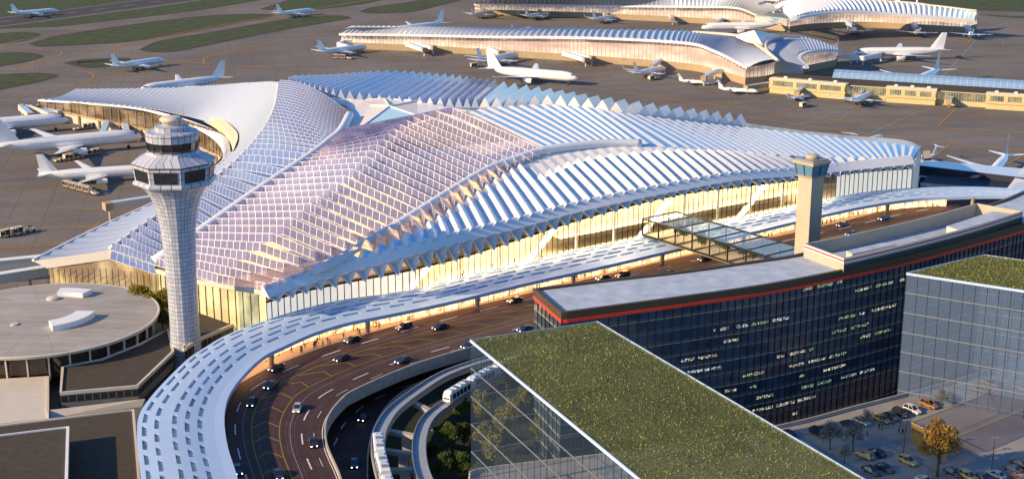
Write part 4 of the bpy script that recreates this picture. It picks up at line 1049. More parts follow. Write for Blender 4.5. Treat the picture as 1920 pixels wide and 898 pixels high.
for u, v, pt, sv, lab in RC_: car('road_car', pt, bool(sv), u, v, ZR + .03, road_dir(G(u, v, ZR), MID), lab, 1.22, 'cars on the raised road')
for u, v, lab in ((683, 785, 'dark blue car on the lower road under the parapet, upper of two'), (664, 872, 'dark blue car on the lower road beside the train, lower of two')):
    car('road_car', 'car_navy', False, u, v, .83, road_dir(G(u, v, .8), LC), lab, 1.18, 'cars on the lower road')
ZD = 12.0; HD = R(-57)
PC = [(1534, 815, 'car_black', 1, 0, 'black SUV parked by the deck parapet, leftmost of the open row'), (1554, 810, 'car_navy', 0, 0, 'navy car parked tight beside the leftmost SUV'),
      (1592, 800, 'car_navy', 0, 0, 'navy car parked alone in the far row between two gaps'), (1653, 789, 'car_tan', 0, 0, 'tan saloon first of the tight group of four near the standing people'),
      (1671, 784, 'car_grey', 0, 0, 'grey saloon second of the tight group of four'), (1689, 778, 'car_black', 1, 0, 'black SUV third of the tight group of four'),
      (1710, 772, 'car_white', 1, 0, 'white SUV last of the tight group of four'), (1741, 762, 'car_orange', 1, 0, 'brownish orange SUV by the bush at the end of the far row'),
      (1621, 857, 'car_tan', 1, 1, 'tan estate car with its tail to the middle aisle'), (1644, 852, 'car_navy', 0, 1, 'navy saloon half hidden behind the tan estate car'),
      (1634, 886, 'car_black', 0, 0, 'black saloon below the tan estate car, at the planted roof edge'), (1659, 881, 'car_navy', 0, 0, 'dark navy saloon right of the black saloon'),
      (1702, 868, 'car_tan', 1, 0, 'pale tan SUV standing alone in the middle of the deck'), (1816, 897, 'car_tan', 1, 0, 'tan estate car at the bottom edge below the light pole'),
      (1842, 900, 'car_navy', 0, 0, 'navy car at the bottom edge between two paler cars'), (1867, 893, 'car_silver', 0, 1, 'silver blue saloon at the foot of the light pole'),
      (1898, 882, 'car_navy', 0, 1, 'navy car near the right edge under the glass block'), (1911, 872, 'car_maroon', 0, 1, 'brown car hidden behind the navy car at the right edge'),
      (1912, 900, 'car_orange', 0, 1, 'orange brown car in the bottom right corner'), (1835, 733, 'car_orange', 0, 0, 'orange car seen through the right glass block, left of two'),
      (1858, 722, 'car_orange', 0, 0, 'orange car seen through the right glass block, right of two'),
      (1335, 848, 'car_tan', 0, 0, 'tan car dimly seen under the planted roof, left end of a row'), (1357, 844, 'car_grey', 0, 0, 'grey car dimly seen under the planted roof, second of a row'),
      (1381, 840, 'car_black', 1, 0, 'black SUV dimly seen under the planted roof, third of a row'), (1406, 834, 'car_white', 1, 0, 'white SUV dimly seen under the planted roof, fourth of a row'),
      (1447, 826, 'car_orange', 1, 0, 'brownish SUV dimly seen under the planted roof, right end of a row'),
      (1395, 893, 'car_black', 0, 1, 'dark car dimly seen under the lower part of the planted roof'), (1540, 872, 'car_grey', 1, 1, 'grey estate dimly seen under the right edge of the planted roof')]
PC += [(1788, 889, 'car_navy', 0, 0, 'navy saloon left of the tan estate car at the bottom edge'), (1735, 905, 'car_silver', 0, 0, 'silver saloon cut off by the bottom edge under the golden tree'),
       (1480, 818, 'car_navy', 0, 0, 'navy car half under the edge of the planted roof in the far row'), (1615, 793, 'car_silver', 0, 0, 'silver saloon in the far row between the lone navy car and the tight group')]
for u, v, pt, sv, rv, lab in PC: car('parked_car', pt, bool(sv), u, v, ZD + .03, HD + (math.pi if rv else 0), lab, 1.12, 'cars parked on the deck')
# ------------------------------------------------------------------ baggage trains
def tug_model():
    r = thing('baggage_tug', 'white baggage tug', 'baggage tug'); b = MB()
    b.box(-1.5, 1.6, -.8, .8, .5, 1.0); b.box(-1.5, -.2, -.75, .75, 1.0, 1.25); b.build('body', M['cart'], r, True)
    b = MB(); b.box(-.4, .5, -.7, .7, 1.85, 1.95)
    for x in (-.35, .45):
        for y in (-.65, .65): b.beam(V((x, y, 1)), V((x, y, 1.9)), .08, .08)
    b.build('roof_frame', M['dark'], r, True)
    for x in (-1, 1):
        for y in (-.8, .8): b = MB(); b.tube([V((x, y - .12, .4)), V((x, y + .12, .4))], .4, 10); b.build('wheel', M['tyre'], r, True)
    return r
def cart_model():
    r = thing('baggage_cart', 'baggage cart', 'baggage cart'); b = MB()
    b.box(-1.7, 1.7, -.85, .85, .55, .75); b.box(-1.75, 1.75, -.95, .95, 2.25, 2.4)
    for x in (-1.65, 1.65): b.box(x - .05, x + .05, -.85, .85, .75, 2.25)
    b.box(-.05, .05, -.85, .85, .75, 2.25); b.build('frame', M['cart'], r, True)
    b = MB(); b.box(-1.5, -.15, -.75, .75, .75, 1.6); b.box(.2, 1.5, -.75, .75, .75, 1.9); b.build('luggage_load', M['bag'], r, True)
    for x in (-1.2, 1.2):
        for y in (-.75, .75): b = MB(); b.tube([V((x, y - .1, .3)), V((x, y + .1, .3))], .3, 8); b.build('wheel', M['tyre'], r, True)
    return r
TUG, CART = tug_model(), cart_model()
BT = [((145, 245), (165, 242), 3, 'near the left concourse wall behind the middle airliner'), ((110, 304), (140, 298), 4, 'below the engine of the middle left airliner'),
      ((178, 366), (145, 357), 4, 'on the open apron left of the control tower'), ((56, 435), (22, 442), 2, 'by the left edge on the open apron'),
      ((655, 112), (636, 111), 2, 'under the airliner at the nearer concourse left tip'), ((901, 126), (888, 127), 1, 'behind the airliner at the nearer concourse middle'),
      ((1233, 149), (1221, 151), 1, 'behind the small airliner at the nearer concourse'), ((1515, 200), (1506, 202), 1, 'behind the little jet at the old pier')]
for tg, lastc, n, where in BT:
    a, c = G(*tg), G(*lastc); d = a - c; h = math.atan2(d.y, d.x); dn = d.normalized()
    place(TUG, USED, a + V((0, 0, .1)), h, 'white baggage tug ' + where, 1.35, 'baggage tugs')
    for k in range(n):
        p = a.lerp(c, (k + 1) / n) if (d.length / n) > 5.4 else a - dn * 5.6 * (k + 1)
        lab = ('cart' if n == 1 else ['first', 'second', 'third', 'fourth'][k] + ' cart') + ' behind the baggage tug ' + where
        place(CART, USED, p + V((0, 0, .1)), h, lab, 1.35, 'baggage carts')
# ------------------------------------------------------------------ control tower with flared shaft
TY = G(350, 668, 3).y
def tz(v): return HZ(V((0, TY, 0)), v)
tx = GD(350, 668, TY).x
tower = thing('control_tower', 'tall pale tiled control tower flaring out below a dark glazed cab', 'control tower', (tx, TY, 0))
def pxr(hw, z): return hw * (TY * CP + (CH - z) * SP) / FPX
b = MB(); N8 = 16; PH = R(11.25)
sh = [(668, 29.5), (640, 28), (600, 27), (540, 27.5), (480, 29.5), (430, 32.5), (400, 37), (378, 43), (362, 50), (350, 59), (342, 67), (338, 74)]
prof = [(pxr(h, tz(v)), tz(v)) for v, h in sh]; prof[0] = (prof[0][0], 0.5)
b.lathe(prof, N8, mi=0, ph=PH, us=2, vs=.75); b.build('shaft', M['tiles'], tower, True)
def ring(vs_, m, name, par=tower, n=N8, us=1.0, vsx=.5, ph=PH):
    b = MB(); b.lathe([(pxr(h, tz(v)), tz(v)) for v, h in vs_], n, ph=ph, us=us, vs=vsx); return b.build(name, m, par, True)
ring([(340, 78), (336, 78.5), (333, 76)], M['tiles'], 'cab_ledge', n=8, ph=R(22.5), us=3)
ring([(334, 73), (303, 77)], M['tiles'], 'lower_cab', n=8, ph=R(22.5), us=3)
lc = MB()
for k in range(8):
    a0, a1 = R(22.5 + 45 * k), R(22.5 + 45 * (k + 1)); pts = []
    for v, h in ((330, 73.6), (309, 76.6)):
        r, z = pxr(h, tz(v)) * 1.012, tz(v); A, C = V((r * math.cos(a0), r * math.sin(a0), z)), V((r * math.cos(a1), r * math.sin(a1), z)); pts.append((A.lerp(C, .14), A.lerp(C, .86)))
    lc = MB(); lc.face([pts[0][0], pts[0][1], pts[1][1], pts[1][0]]); wn_ = lc.build('cab_window', M['cabglass'], tower, True)
    lc = MB()
    for f in (0, .33, .66, 1): lc.beam(pts[0][0].lerp(pts[0][1], f), pts[1][0].lerp(pts[1][1], f), .18, .18)
    lc.beam(pts[0][0], pts[0][1], .18, .18); lc.beam(pts[1][0], pts[1][1], .18, .18); lc.build('window_frame', M['dark'], wn_, True)
ring([(303, 78), (300, 79), (286, 52), (283, 50)], M['tiles'], 'sloped_roof', n=8, ph=R(22.5), us=4, vsx=.12)
ring([(290, 47), (280, 47.5)], M['tiles'], 'drum')
ring([(282, 45), (262, 48)], M['cabglass'], 'upper_cab', n=16)
b = MB()
for k in range(16):
    a = PH + 2 * math.pi * k / 16; r0, r1 = pxr(45.6, tz(282)), pxr(48.6, tz(262)); b.beam(V((r0 * math.cos(a), r0 * math.sin(a), tz(282))), V((r1 * math.cos(a), r1 * math.sin(a), tz(262))), .22, .22)
b.build('cab_mullion_lattice', M['dark'], tower, True)
ring([(263, 48.5), (247, 50), (245.5, 48), (244, 32)], M['tiles'], 'parapet_ring', us=1.5)
ring([(245, 31), (236, 32), (235, 22)], M['tiles'], 'upper_ring', us=1)
ring([(240, 11), (232, 16), (226, 21), (223, 21.3), (219, 17), (216, 0.4)], M['beige'], 'radome', n=24, vsx=0)
for ax, ay, ah in ((2.5, -3, 5), (-3, -2.5, 4), (3.5, 1.5, 6.5), (-1.5, 3.8, 4.5)):
    b = MB(); b.tube([V((ax, ay, tz(240))), V((ax, ay, tz(240) + ah))], [.12, .05], 5); b.build('antenna', M['steel'], tower, True)
b = MB()
for k in range(8):
    a0, a1 = R(22.5 + 45 * k), R(22.5 + 45 * (k + 1)); r = pxr(50, tz(284)); z = tz(284)
    for dz in (.6, 1.1): b.beam(V((r * math.cos(a0), r * math.sin(a0), z + dz)), V((r * math.cos(a1), r * math.sin(a1), z + dz)), .08, .08)
b.build('railing_lattice', M['steel'], tower, True)
# ------------------------------------------------------------------ old square tower
ty = 440; zt = lambda v: HZ(V((0, ty, 0)), v); c = GD(1517, 400, ty)
t2 = thing('old_control_tower', 'plain square beige tower with a small blue glazed cab above the hotel roof', 'control tower', (c.x, ty, 0), R(45 - 8))
def sq(name, a, m, s0, s1, v0, v1, ch=.0, z0=None):
    b = MB(); z_0 = zt(v0) if z0 is None else z0; z_1 = zt(v1)
    b.quadbox([V((s0 * x, s0 * y, z_0)) for x, y in ((-1, -1), (1, -1), (1, 1), (-1, 1))], [V((s1 * x, s1 * y, z_1)) for x, y in ((-1, -1), (1, -1), (1, 1), (-1, 1))]); return b.build(name, m, t2, True)
sq('shaft', 0, M['towerconc'], 2.75, 2.85, 500, 332, z0=0); sq('corbel', 0, M['towerconc'], 2.85, 3.4, 332, 327)
cg_ = sq('cab', 0, M['bluecab'], 3.1, 3.75, 327, 306); sq('cab_roof', 0, M['towerconc'], 4.1, 4.3, 306, 300); sq('upper_roof', 0, M['steel'], 3.6, 3.6, 300, 297)
b = MB(); b.lathe([(1.9, zt(299)), (2.2, zt(293)), (2.0, zt(290)), (.5, zt(288))], 14); b.build('radar_drum', M['towerconc'], t2, True)
b = MB()
for x, y in ((-1, -1), (1, -1), (1, 1), (-1, 1), (0, -1), (1, 0), (-1, 0), (0, 1)): b.beam(V((3.12 * x, 3.12 * y, zt(327))), V((3.77 * x, 3.77 * y, zt(306))), .3, .3)
b.build('cab_mullion_lattice', M['dark'], t2, True)
# ------------------------------------------------------------------ round building and low flat roofs
rc = G(80, 595, 12); rot = thing('round_building', 'low round building with a broad grey disc roof and bronze glass wall', 'round building', (rc.x, rc.y, 0))
b = MB(); b.lathe([(34.2, 3.5), (34.2, 11.2)], 96, us=.5, vs=.1, cap=False); b.build('bronze_glass_wall', M['bronzeglass'], rot, True)
b = MB(); b.lathe([(34.5, 10.9), (36.3, 11.1), (36.6, 11.9), (36.3, 12.1), (35.6, 12.0)], 128, cap=False); b.build('roof_rim', M['beige'], rot, True)
b = MB(); b.lathe([(34.7, 10.2), (35.4, 10.9)], 96, cap=False); b.build('soffit', M['brown'], rot, True)
b = MB(); b.lathe([(35.9, 12.02), (20, 12.5), (4, 12.75)], 128); b.build('disc_roof', M['lightroof'], rot, True)
for k in range(36):
    a = 2 * math.pi * k / 36; b = MB(); b.beam(V((34.9 * math.cos(a), 34.9 * math.sin(a), 3.5)), V((35.3 * math.cos(a), 35.3 * math.sin(a), 11)), .45, .6); b.build('column', M['beige'], rot, True)
def arcbox(r0, r1, a0, a1, z0, z1, name):
    b = MB(); n = 10; A = [R(a0 + (a1 - a0) * k / n) for k in range(n + 1)]
    ring_ = [V((r1 * math.cos(a), r1 * math.sin(a), 0)) for a in A] + [V((r0 * math.cos(a), r0 * math.sin(a), 0)) for a in A[::-1]]; b.prism(ring_, z0, z1); return b.build(name, M['white'], rot, True)
arcbox(20, 25, 68, 94, 12.2, 14.0, 'roof_curb_box'); arcbox(11, 17, -62, -2, 12.4, 14.4, 'roof_curb_box')
b = MB(); b.lathe([(2.0, 12.6), (2.0, 13.2), (.6, 13.5)], 16, c=(-2, 17, 0)); b.lathe([(1.2, 12.6), (1.2, 13.1)], 12, c=(-6, -9, 0)); b.build('roof_vent', M['beige'], rot, True)
def flat(name, label, px, z, zb, roofm, wallm, rim, glaz=None):
    poly = [G(u, v, z) for u, v in px]
    if area(poly) < 0: poly.reverse()
    r = thing(name, label, 'low building', up(sum(poly, V((0, 0, 0))) / len(poly), 0))
    b = MB(); b.prism(inset(poly, .3), zb, z - .02); b.build('wall', wallm, r)
    b = MB(); b.face([up(p, z + .02) for p in inset(poly, .5)]); b.build('roof_surface', roofm, r)
    b = MB(); pp = poly + [poly[0], poly[1]]; b.sweep([up(p, z) for p in pp[:-1]], [(0, -.5), (.8, -.5), (.8, .45), (0, .45)]); b.build('parapet', rim, r)
    if glaz:
        b = MB(); q = inset(poly, .12)
        for i in range(len(q)):
            j = (i + 1) % len(q); w_ = (q[j] - q[i]).length; b.face([up(q[i], z - glaz - .7), up(q[j], z - glaz - .7), up(q[j], z - .9), up(q[i], z - .9)], 0, [(0, 0), (w_, 0), (w_, 1), (0, 1)])
        b.build('window_band', M['pier_dark'], r)
    return r
t = NT('dark_window_band'); q = t.xyz(t.uv()); fm = t.line(t.math('DIVIDE', q[0], 2.2), .1)
M['pier_dark'] = t.done(t.mixs(fm, t.prin((.03, .028, .025), .12, spec=.8).outputs[0], t.prin((.2, .16, .11), .6).outputs[0]))
flat('low_annex', 'brown flat roofed annex with a pale rim between the round building and the control tower', [(115, 688), (112, 738), (259, 725), (327, 660), (316, 618), (262, 645), (190, 674)], 7, 2, M['brownroof'], M['conc_dk'], M['beige'], 1.9)
flat('low_annex', 'brown flat roofed annex behind the control tower foot, beside the glowing corner', [(330, 590), (405, 566), (463, 599), (380, 634), (345, 655)], 8.5, 1, M['brownroof'], M['conc_dk'], M['beige'], 3)
flat('flat_roof_block', 'large brown flat roof in the lower left corner that carries a smaller block', [(-60, 806), (0, 798), (252, 769), (268, 960), (-60, 960)], 6, 0, M['brownroof'], M['conc_dk'], M['beige'])
flat('flat_roof_block', 'smaller raised brown roof block with bright metal edge in the bottom left corner', [(-40, 822), (130, 801), (126, 950), (-40, 950)], 10.5, 6, M['brownroof'], M['conc_dk'], M['white'])
flat('forecourt_slab', 'plain beige slab roof at the left edge below the round building', [(-60, 716), (92, 707), (92, 770), (92, 787), (-60, 803)], 4.6, 0, M['beige'], M['beige'], M['beige'])
b = MB(); P0, P1 = G(94, 785, 3), G(266, 762, 3); P2, P3 = G(94, 768, 5), G(272, 747, 5); b.quadbox([P0 - V((0, 0, 3)), P1 - V((0, 0, 3)), up(P3, 0), up(P2, 0)], [P0, P1, P3, P2]); b.build('x', M['conc_dk']) if False else None
tag(b.build('sloped_wall', M['beige']), 'sloping dull beige wall between the two brown roofs at lower left', 'wall')
b = MB(); pl = [G(u, v, 3) for u, v in ((138, 532), (150, 519), (252, 524), (245, 545))]; b.prism(pl, 3, 7.5); o = b.build('blue_lean_to', M['blueglass']); tag(o, 'small blue glass roof tucked below the left gable of the terminal', 'glass roof')
for i, (a, c) in enumerate((((-40, 500), (90, 487)), ((-40, 528), (86, 508)))):
    p, q = G(*a, 7), G(*c, 7); r = thing('elevated_walkway', ['upper', 'lower'][i] + ' of two beige tube walkways running out at the left edge to the gable', 'walkway', up(p.lerp(q, .5), 0))
    b = MB(); b.beam(p, q, 3.2, 3.4); b.build('tunnel', M['beige'], r)
    b = MB(); b.beam(p + V((0, 0, 1.8)), q + V((0, 0, 1.8)), 3.5, .25); b.build('roof', M['white'], r)
    for f in (.2, .75): b = MB(); m = p.lerp(q, f); b.beam(up(m, 0), up(m, 5.3), .8, .8); b.build('support_leg', M['tan'], r)
# ------------------------------------------------------------------ jet bridges
def jet_bridge(pts, label, z=4.6, w_=2.8, m='white', cab=True, legs=None):
    P = [G(u, v, z) for u, v in pts]; r = thing('jet_bridge', label, 'jet bridge', up(P[0], 0), 0, 'jet bridges at the stands')
    for a, c in zip(P[:-1], P[1:]):
        b = MB(); b.beam(a, c, w_, 2.9); tn = b.build('tunnel', M[m], r)
        b = MB(); b.beam(a + V((0, 0, 1.5)), c + V((0, 0, 1.5)), w_ + .15, .16); b.build('tunnel_roof', M['canopy'], tn)
    for p in P[1:-1]: b = MB(); b.lathe([(1.9, -1.7), (1.9, 1.8)], 12, c=p); b.build('rotunda', M[m], r)
    if cab: d = (P[-1] - P[-2]).normalized(); b = MB(); b.beam(P[-1] - d * 1.2, P[-1] + d * 2.2, w_ + .9, 3.3); b.build('cab', M['tan'], r)
    for p in (P[1:] if legs is None else [P[i] for i in legs]):
        b = MB(); b.beam(up(p, 0), up(p, z - 1.4), .75, .75); b.build('support_leg', M[m], r)
JB = [([(113, 213), (62, 203), (40, 202), (58, 217)], 'forked jet bridge at the left concourse tip reaching down to the first airliner nose', 5, 3.2, 'beige'),
      ([(108, 203), (66, 203), (98, 217)], 'second arm of the forked jet bridge at the left concourse tip', 5, 3.2, 'beige'),
      ([(282, 228), (232, 231), (200, 232), (192, 253)], 'jet bridge with round portholes bending to the middle left airliner', 5.2, 3.2, 'beige'),
      ([(280, 235), (234, 231), (238, 250)], 'short second arm of the jet bridge over the middle left airliner', 5.2, 3.0, 'beige'),
      ([(380, 345), (290, 373), (204, 386)], 'long beige jet bridge with a boxy end on the open apron by the control tower', 7, 3.4, 'beige'),
      ([(700, 78), (643, 80), (636, 84), (655, 89)], 'jet bridge at the left tip of the nearer concourse', 5, 3, 'white'),
      ([(800, 76), (765, 84), (795, 94)], 'empty jet bridge with two free arms, left one on the nearer concourse', 5, 3, 'white'),
      ([(800, 79), (780, 84), (812, 90)], 'second free arm of the left empty jet bridge on the nearer concourse', 5, 3, 'white'),
      ([(945, 85), (918, 92), (938, 100)], 'jet bridge leading to the airliner at the nearer concourse middle', 5, 3, 'white'),
      ([(1095, 92), (1058, 101), (1098, 113)], 'empty jet bridge with two free arms, right one on the nearer concourse', 5, 3, 'white'),
      ([(1095, 96), (1072, 101), (1110, 110)], 'second free arm of the right empty jet bridge on the nearer concourse', 5, 3, 'white'),
      ([(1285, 107), (1236, 114), (1222, 126)], 'jet bridge reaching the small airliner on the nearer concourse right half', 5, 2.8, 'white'),
      ([(1387, 130), (1340, 135), (1320, 147)], 'jet bridge with dark portholes by the end bay of the nearer concourse', 5, 2.8, 'white'),
      ([(1570, 104), (1596, 107), (1608, 106)], 'jet bridge from the nearer concourse tip to the broadside airliner nose', 5, 2.8, 'white'),
      ([(1590, 107), (1618, 110), (1652, 103)], 'long white jet bridge along the broadside airliner at the nearer concourse tip', 5, 2.8, 'white'),
      ([(1445, 158), (1402, 165)], 'slanting jet bridge at the left end of the old pier', 4, 2.6, 'tan'),
      ([(1512, 162), (1495, 175)], 'jet bridge from the old pier to the little jet', 4, 2.6, 'tan'),
      ([(1627, 165), (1610, 180)], 'jet bridge from the old pier to the docked small airliner', 4, 2.6, 'tan'),
      ([(1792, 177), (1780, 190)], 'empty jet bridge hanging from the old pier at right', 4, 2.6, 'tan'),
      ([(920, 12), (905, 14), (904, 20)], 'jet bridge at the left end of the farther concourse', 5, 2.6, 'canopy'),
      ([(1025, 14), (1008, 17), (1012, 24)], 'jet bridge second from left on the farther concourse', 5, 2.6, 'canopy'),
      ([(1150, 19), (1130, 22), (1136, 30)], 'jet bridge third along the farther concourse', 5, 2.6, 'canopy'),
      ([(1270, 24), (1256, 28), (1261, 37)], 'jet bridge fourth along the farther concourse, without an airliner', 5, 2.6, 'canopy'),
      ([(1378, 31), (1358, 34), (1344, 44)], 'jet bridge of the farther concourse reaching the broadside airliner', 5, 2.6, 'canopy'),
      ([(1590, 40), (1590, 44), (1605, 52)], 'jet bridge at the farther concourse right wing, left one', 5, 2.6, 'canopy'),
      ([(1716, 42), (1713, 47), (1720, 55)], 'jet bridge at the farther concourse right wing, middle one', 5, 2.6, 'canopy'),
      ([(1812, 47), (1812, 51), (1820, 60)], 'jet bridge at the farther concourse right tip', 5, 2.6, 'canopy')]
for p, lab, z, w_, m in JB: jet_bridge(p, lab, z, w_, m)
# ------------------------------------------------------------------ satellite concourses
def concourse(label, base, eave, back, n, hb, hfin, star=None, right=None):
    r = thing('concourse', label, 'concourse building', up(G(*base[len(base) // 2]), 0))
    BP = kcr([G(*p, 0) for p in base], 121)
    # eave height over the wall line
    EP_, KP = [], []
    for (u, v), bp in zip(eave, base): d = G(*bp, 0).y; EP_.append(GD(u, v, d - 4))
    EPc = kcr(EP_, 121); BKc = kcr([G(*p) for p in back], 121)
    b = MB(); b.ribbon(BP, [up(p, hb) for p in BP]); b.build('base_wall', M['tan'], r)
    b = MB(); L = 0
    for i in range(120):
        l = (BP[i + 1] - BP[i]).length; z0, z1 = EPc[i].z - 1.2, EPc[i + 1].z - 1.2
        b.face([up(BP[i], hb), up(BP[i + 1], hb), up(BP[i + 1], z1), up(BP[i], z0)], 0, [(L, 0), (L + l, 0), (L + l, z1 - hb), (L, z0 - hb)]); L += l
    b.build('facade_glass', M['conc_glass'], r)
    E_, B_ = (lambda t: EPc[min(int(t * 120), 119)].lerp(EPc[min(int(t * 120), 119) + 1], t * 120 - min(int(t * 120), 119))), (lambda t: BKc[min(int(t * 120), 119)].lerp(BKc[min(int(t * 120), 119) + 1], t * 120 - min(int(t * 120), 119)))
    b = MB(); teeth(b, ruled(E_, B_, 1.5), [i / n for i in range(n + 1)], hfin, .5, 5, (0, 0)); b.build('folded_roof', M['wingmetal'], r)
    b = MB(); b.sweep(EPc, [(-.8, -1.2), (.8, -1.2), (.8, .5), (-.8, .5)]); b.build('eave_beam', M['roof'], r)
    b = MB()
    for i in range(0, 120, 2): p = EPc[i] + V((0, 0, -1.2)); q = up(BP[i], EPc[i].z - 2.6); b.beam(p, q, .6, 1.2)
    b.build('eave_bracket_lattice', M['tan'], r)
    return r, BP, EPc, BKc
nb, nbp, nep, nbk = concourse('nearer long concourse with ribbed white roof, pink glass front and a star shaped crown', [(640, 91), (780, 97), (920, 105), (1100, 117), (1280, 131), (1340, 143), (1397, 160)],
    [(636, 64), (780, 66), (920, 69), (1100, 71), (1280, 80), (1340, 96), (1402, 127)], [(662, 52, 18), (800, 53, 18.5), (940, 55, 19), (1110, 57, 20), (1290, 60, 21), (1385, 68, 24), (1455, 112, 19)], 88, 5, 1.3)
fb_, fbp, fep, fbk = concourse('farther long concourse with ribbed white roof at the top of the scene', [(890, 28), (1000, 31), (1100, 34), (1200, 39), (1300, 44), (1370, 48), (1414, 50)],
    [(889, 8), (1000, 9), (1100, 11), (1200, 12), (1300, 13), (1380, 15), (1418, 28)], [(893, -1, 20), (1000, -2, 20), (1100, -2, 20), (1200, -2, 21), (1300, -3, 22), (1400, -3, 26), (1480, 22, 25)], 74, 5, 1.3)
def wall_run(r, px, ztop, hb, name='facade_glass'):
    P = [G(*p, 0) for p in px]; P = cr(P, 50) if len(P) > 2 else P; b = MB(); L = 0; n = len(P)
    T = [ztop[0] + (ztop[1] - ztop[0]) * i / (n - 1) for i in range(n)] if not callable(ztop) else [ztop(i / (n - 1)) for i in range(n)]
    for i in range(n - 1):
        l = (P[i + 1] - P[i]).length; b.face([up(P[i], hb), up(P[i + 1], hb), up(P[i + 1], T[i + 1]), up(P[i], T[i])], 0, [(L, 0), (L + l, 0), (L + l, T[i + 1] - hb), (L, T[i] - hb)]); L += l
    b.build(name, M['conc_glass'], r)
    b = MB(); b.ribbon(P, [up(p, hb) for p in P]); b.build('base_wall', M['tan'], r); return P
def roof_patch(r, A, C, n, h, name='folded_roof', bulge=1.0):
    ka, kc = K(A), K(C); b = MB(); teeth(b, ruled(ka, kc, bulge), tvals(ka, n), h, .5, 6, (0, 0)); b.build(name, M['wingmetal'], r)
# nearer concourse: end bay, right wing, crown
wall_run(nb, [(1397, 160), (1440, 155), (1508, 137)], (12, 15), 5)
wall_run(nb, [(1508, 137), (1510, 125), (1530, 117), (1564, 124)][:1] + [(1509, 137), (1566, 125)], (15, 17), 5)
wall_run(nb, [(1566, 125), (1570, 116)], (17, 17), 5)
def gz(u, v, ub, vb): return GD(u, v, G(ub, vb, 0).y)
roof_patch(nb, [(1457, 113, 18.5), (1436, 93, 22), (1438, 77, 25), (1465, 68, 24), (1500, 69, 22), (1540, 79, 20), (1573, 93, 17)], [(1512, 126, 15), (1497, 113, 16.5), (1494, 104, 17.5), (1500, 99, 18), (1516, 95, 18), (1545, 94, 17.5), (1573, 95, 16.5)], 40, .6, bulge=.5)
b = MB(); b.sweep(kcr([G(*p) for p in ((1514, 126, 15), (1500, 113, 16.5), (1502, 104, 17.3), (1518, 97, 17.6), (1545, 95, 17), (1576, 94, 16.5))], 40), [(-1, -1.2), (2, -1.2), (2, .4), (-1, .4)]); b.build('eave_beam', M['roof'], nb)
b = MB(); b.tube(kcr([G(*p) for p in ((1300, 61, 22.5), (1385, 68, 26), (1420, 85, 24.5), (1457, 113, 20))], 40), 1.1, 8); b.tube(kcr([G(*p) for p in ((1459, 114, 20), (1438, 94, 23.5), (1440, 78, 26.5), (1466, 69, 25.5), (1500, 70, 23.5))], 30), .9, 8); b.build('ridge_beam', M['beige'], nb)
S = [G(*p) for p in ((1414, 57, 33), (1375, 67, 25), (1400, 78, 26), (1430, 85, 24.5), (1438, 74, 26), (1462, 66, 25.5), (1425, 62, 25))]
for i in range(1, 6): b = MB(); b.face([S[0], S[i], S[i + 1]]); b.face([p - V((0, 0, .6)) for p in (S[i + 1], S[i], S[0])]); b.build('crown_facet', M['roof' if i % 2 else 'starwarm'], nb)
b = MB(); b.face([S[0], S[6], S[1]]); b.build('crown_facet', M['starpale'], nb)
c = G(1456, 150, 0); b = MB(); q = [c + V((-14, 4, 0)), c + V((13, 4, 0))]
ar = [(math.cos(R(a)) * 11, 5 + math.sin(R(a)) * 11) for a in range(0, 181, 15)]
b.ribbon([V((c.x + x, c.y + 20, z)) for x, z in ar], [V((c.x + x + 6, c.y - 6, z)) for x, z in ar]); b.face([V((c.x + x + 6, c.y - 6, z)) for x, z in ar]); b.build('glass_tunnel', M['blueglass'], nb)
# farther concourse: gable bay and right wing
wall_run(fb_, [(1414, 51), (1480, 61)], (14, 19), 5)
wall_run(fb_, [(1480, 61), (1530, 55), (1620, 52), (1720, 57), (1811, 62)], lambda s: 13 + 11 * math.sin(math.pi * min(1, .25 + s * .75)), 5)
wall_run(fb_, [(1811, 62), (1831, 56)], (14, 15), 5)
RT = [(1452, 14, 27), (1462, 7, 29), (1495, 2, 29), (1560, 1, 28), (1640, 5, 26), (1740, 14, 24), (1831, 25, 22)]
RBm = [(1482, 36, 20), (1500, 31, 22), (1525, 26, 23), (1580, 21, 24), (1650, 24, 22), (1740, 31, 19), (1826, 38, 16)]
ka, kc = K(RT), K(RBm); b = MB(); teeth(b, ruled(ka, kc, 1), tvals(ka, 42), 2.2, .5, 5, (0, 1), 400); b.build('folded_roof', [M['roof'], M['blueshade']], fb_)
b = MB(); b.sweep([p - V((0, 2, .5)) for p in kc.p], [(-1, -1.4), (1, -1.4), (1, .6), (-1, .6)]); b.build('eave_beam', M['roof'], fb_)
b = MB(); b.tube([p + V((0, 0, 1.5)) for p in ka.p], 1.0, 8); b.tube(kcr([G(*p) for p in ((1400, -2, 28), (1462, 3, 30), (1468, 12, 28), (1450, 24, 25))], 24), .9, 8); b.build('ridge_beam', M['beige'], fb_)
b = MB(); P = [G(*p) for p in ((1418, 29, 15.5), (1452, 24, 24), (1482, 36, 20))]; b.face(P + []); b.face([G(1418, 29, 15.5), G(1482, 36, 20), G(1480, 38, 18.8), G(1416, 31, 14)]); b.build('gable_roof', M['roofblue'], fb_)
b = MB(); P = [G(*p) for p in ((1466, 4, 30), (1500, -12, 34), (1560, 0, 28.5))]; b.face(P); b.face([p - V((0, 0, .5)) for p in P[::-1]]); b.build('crown_facet', M['roof'], fb_)
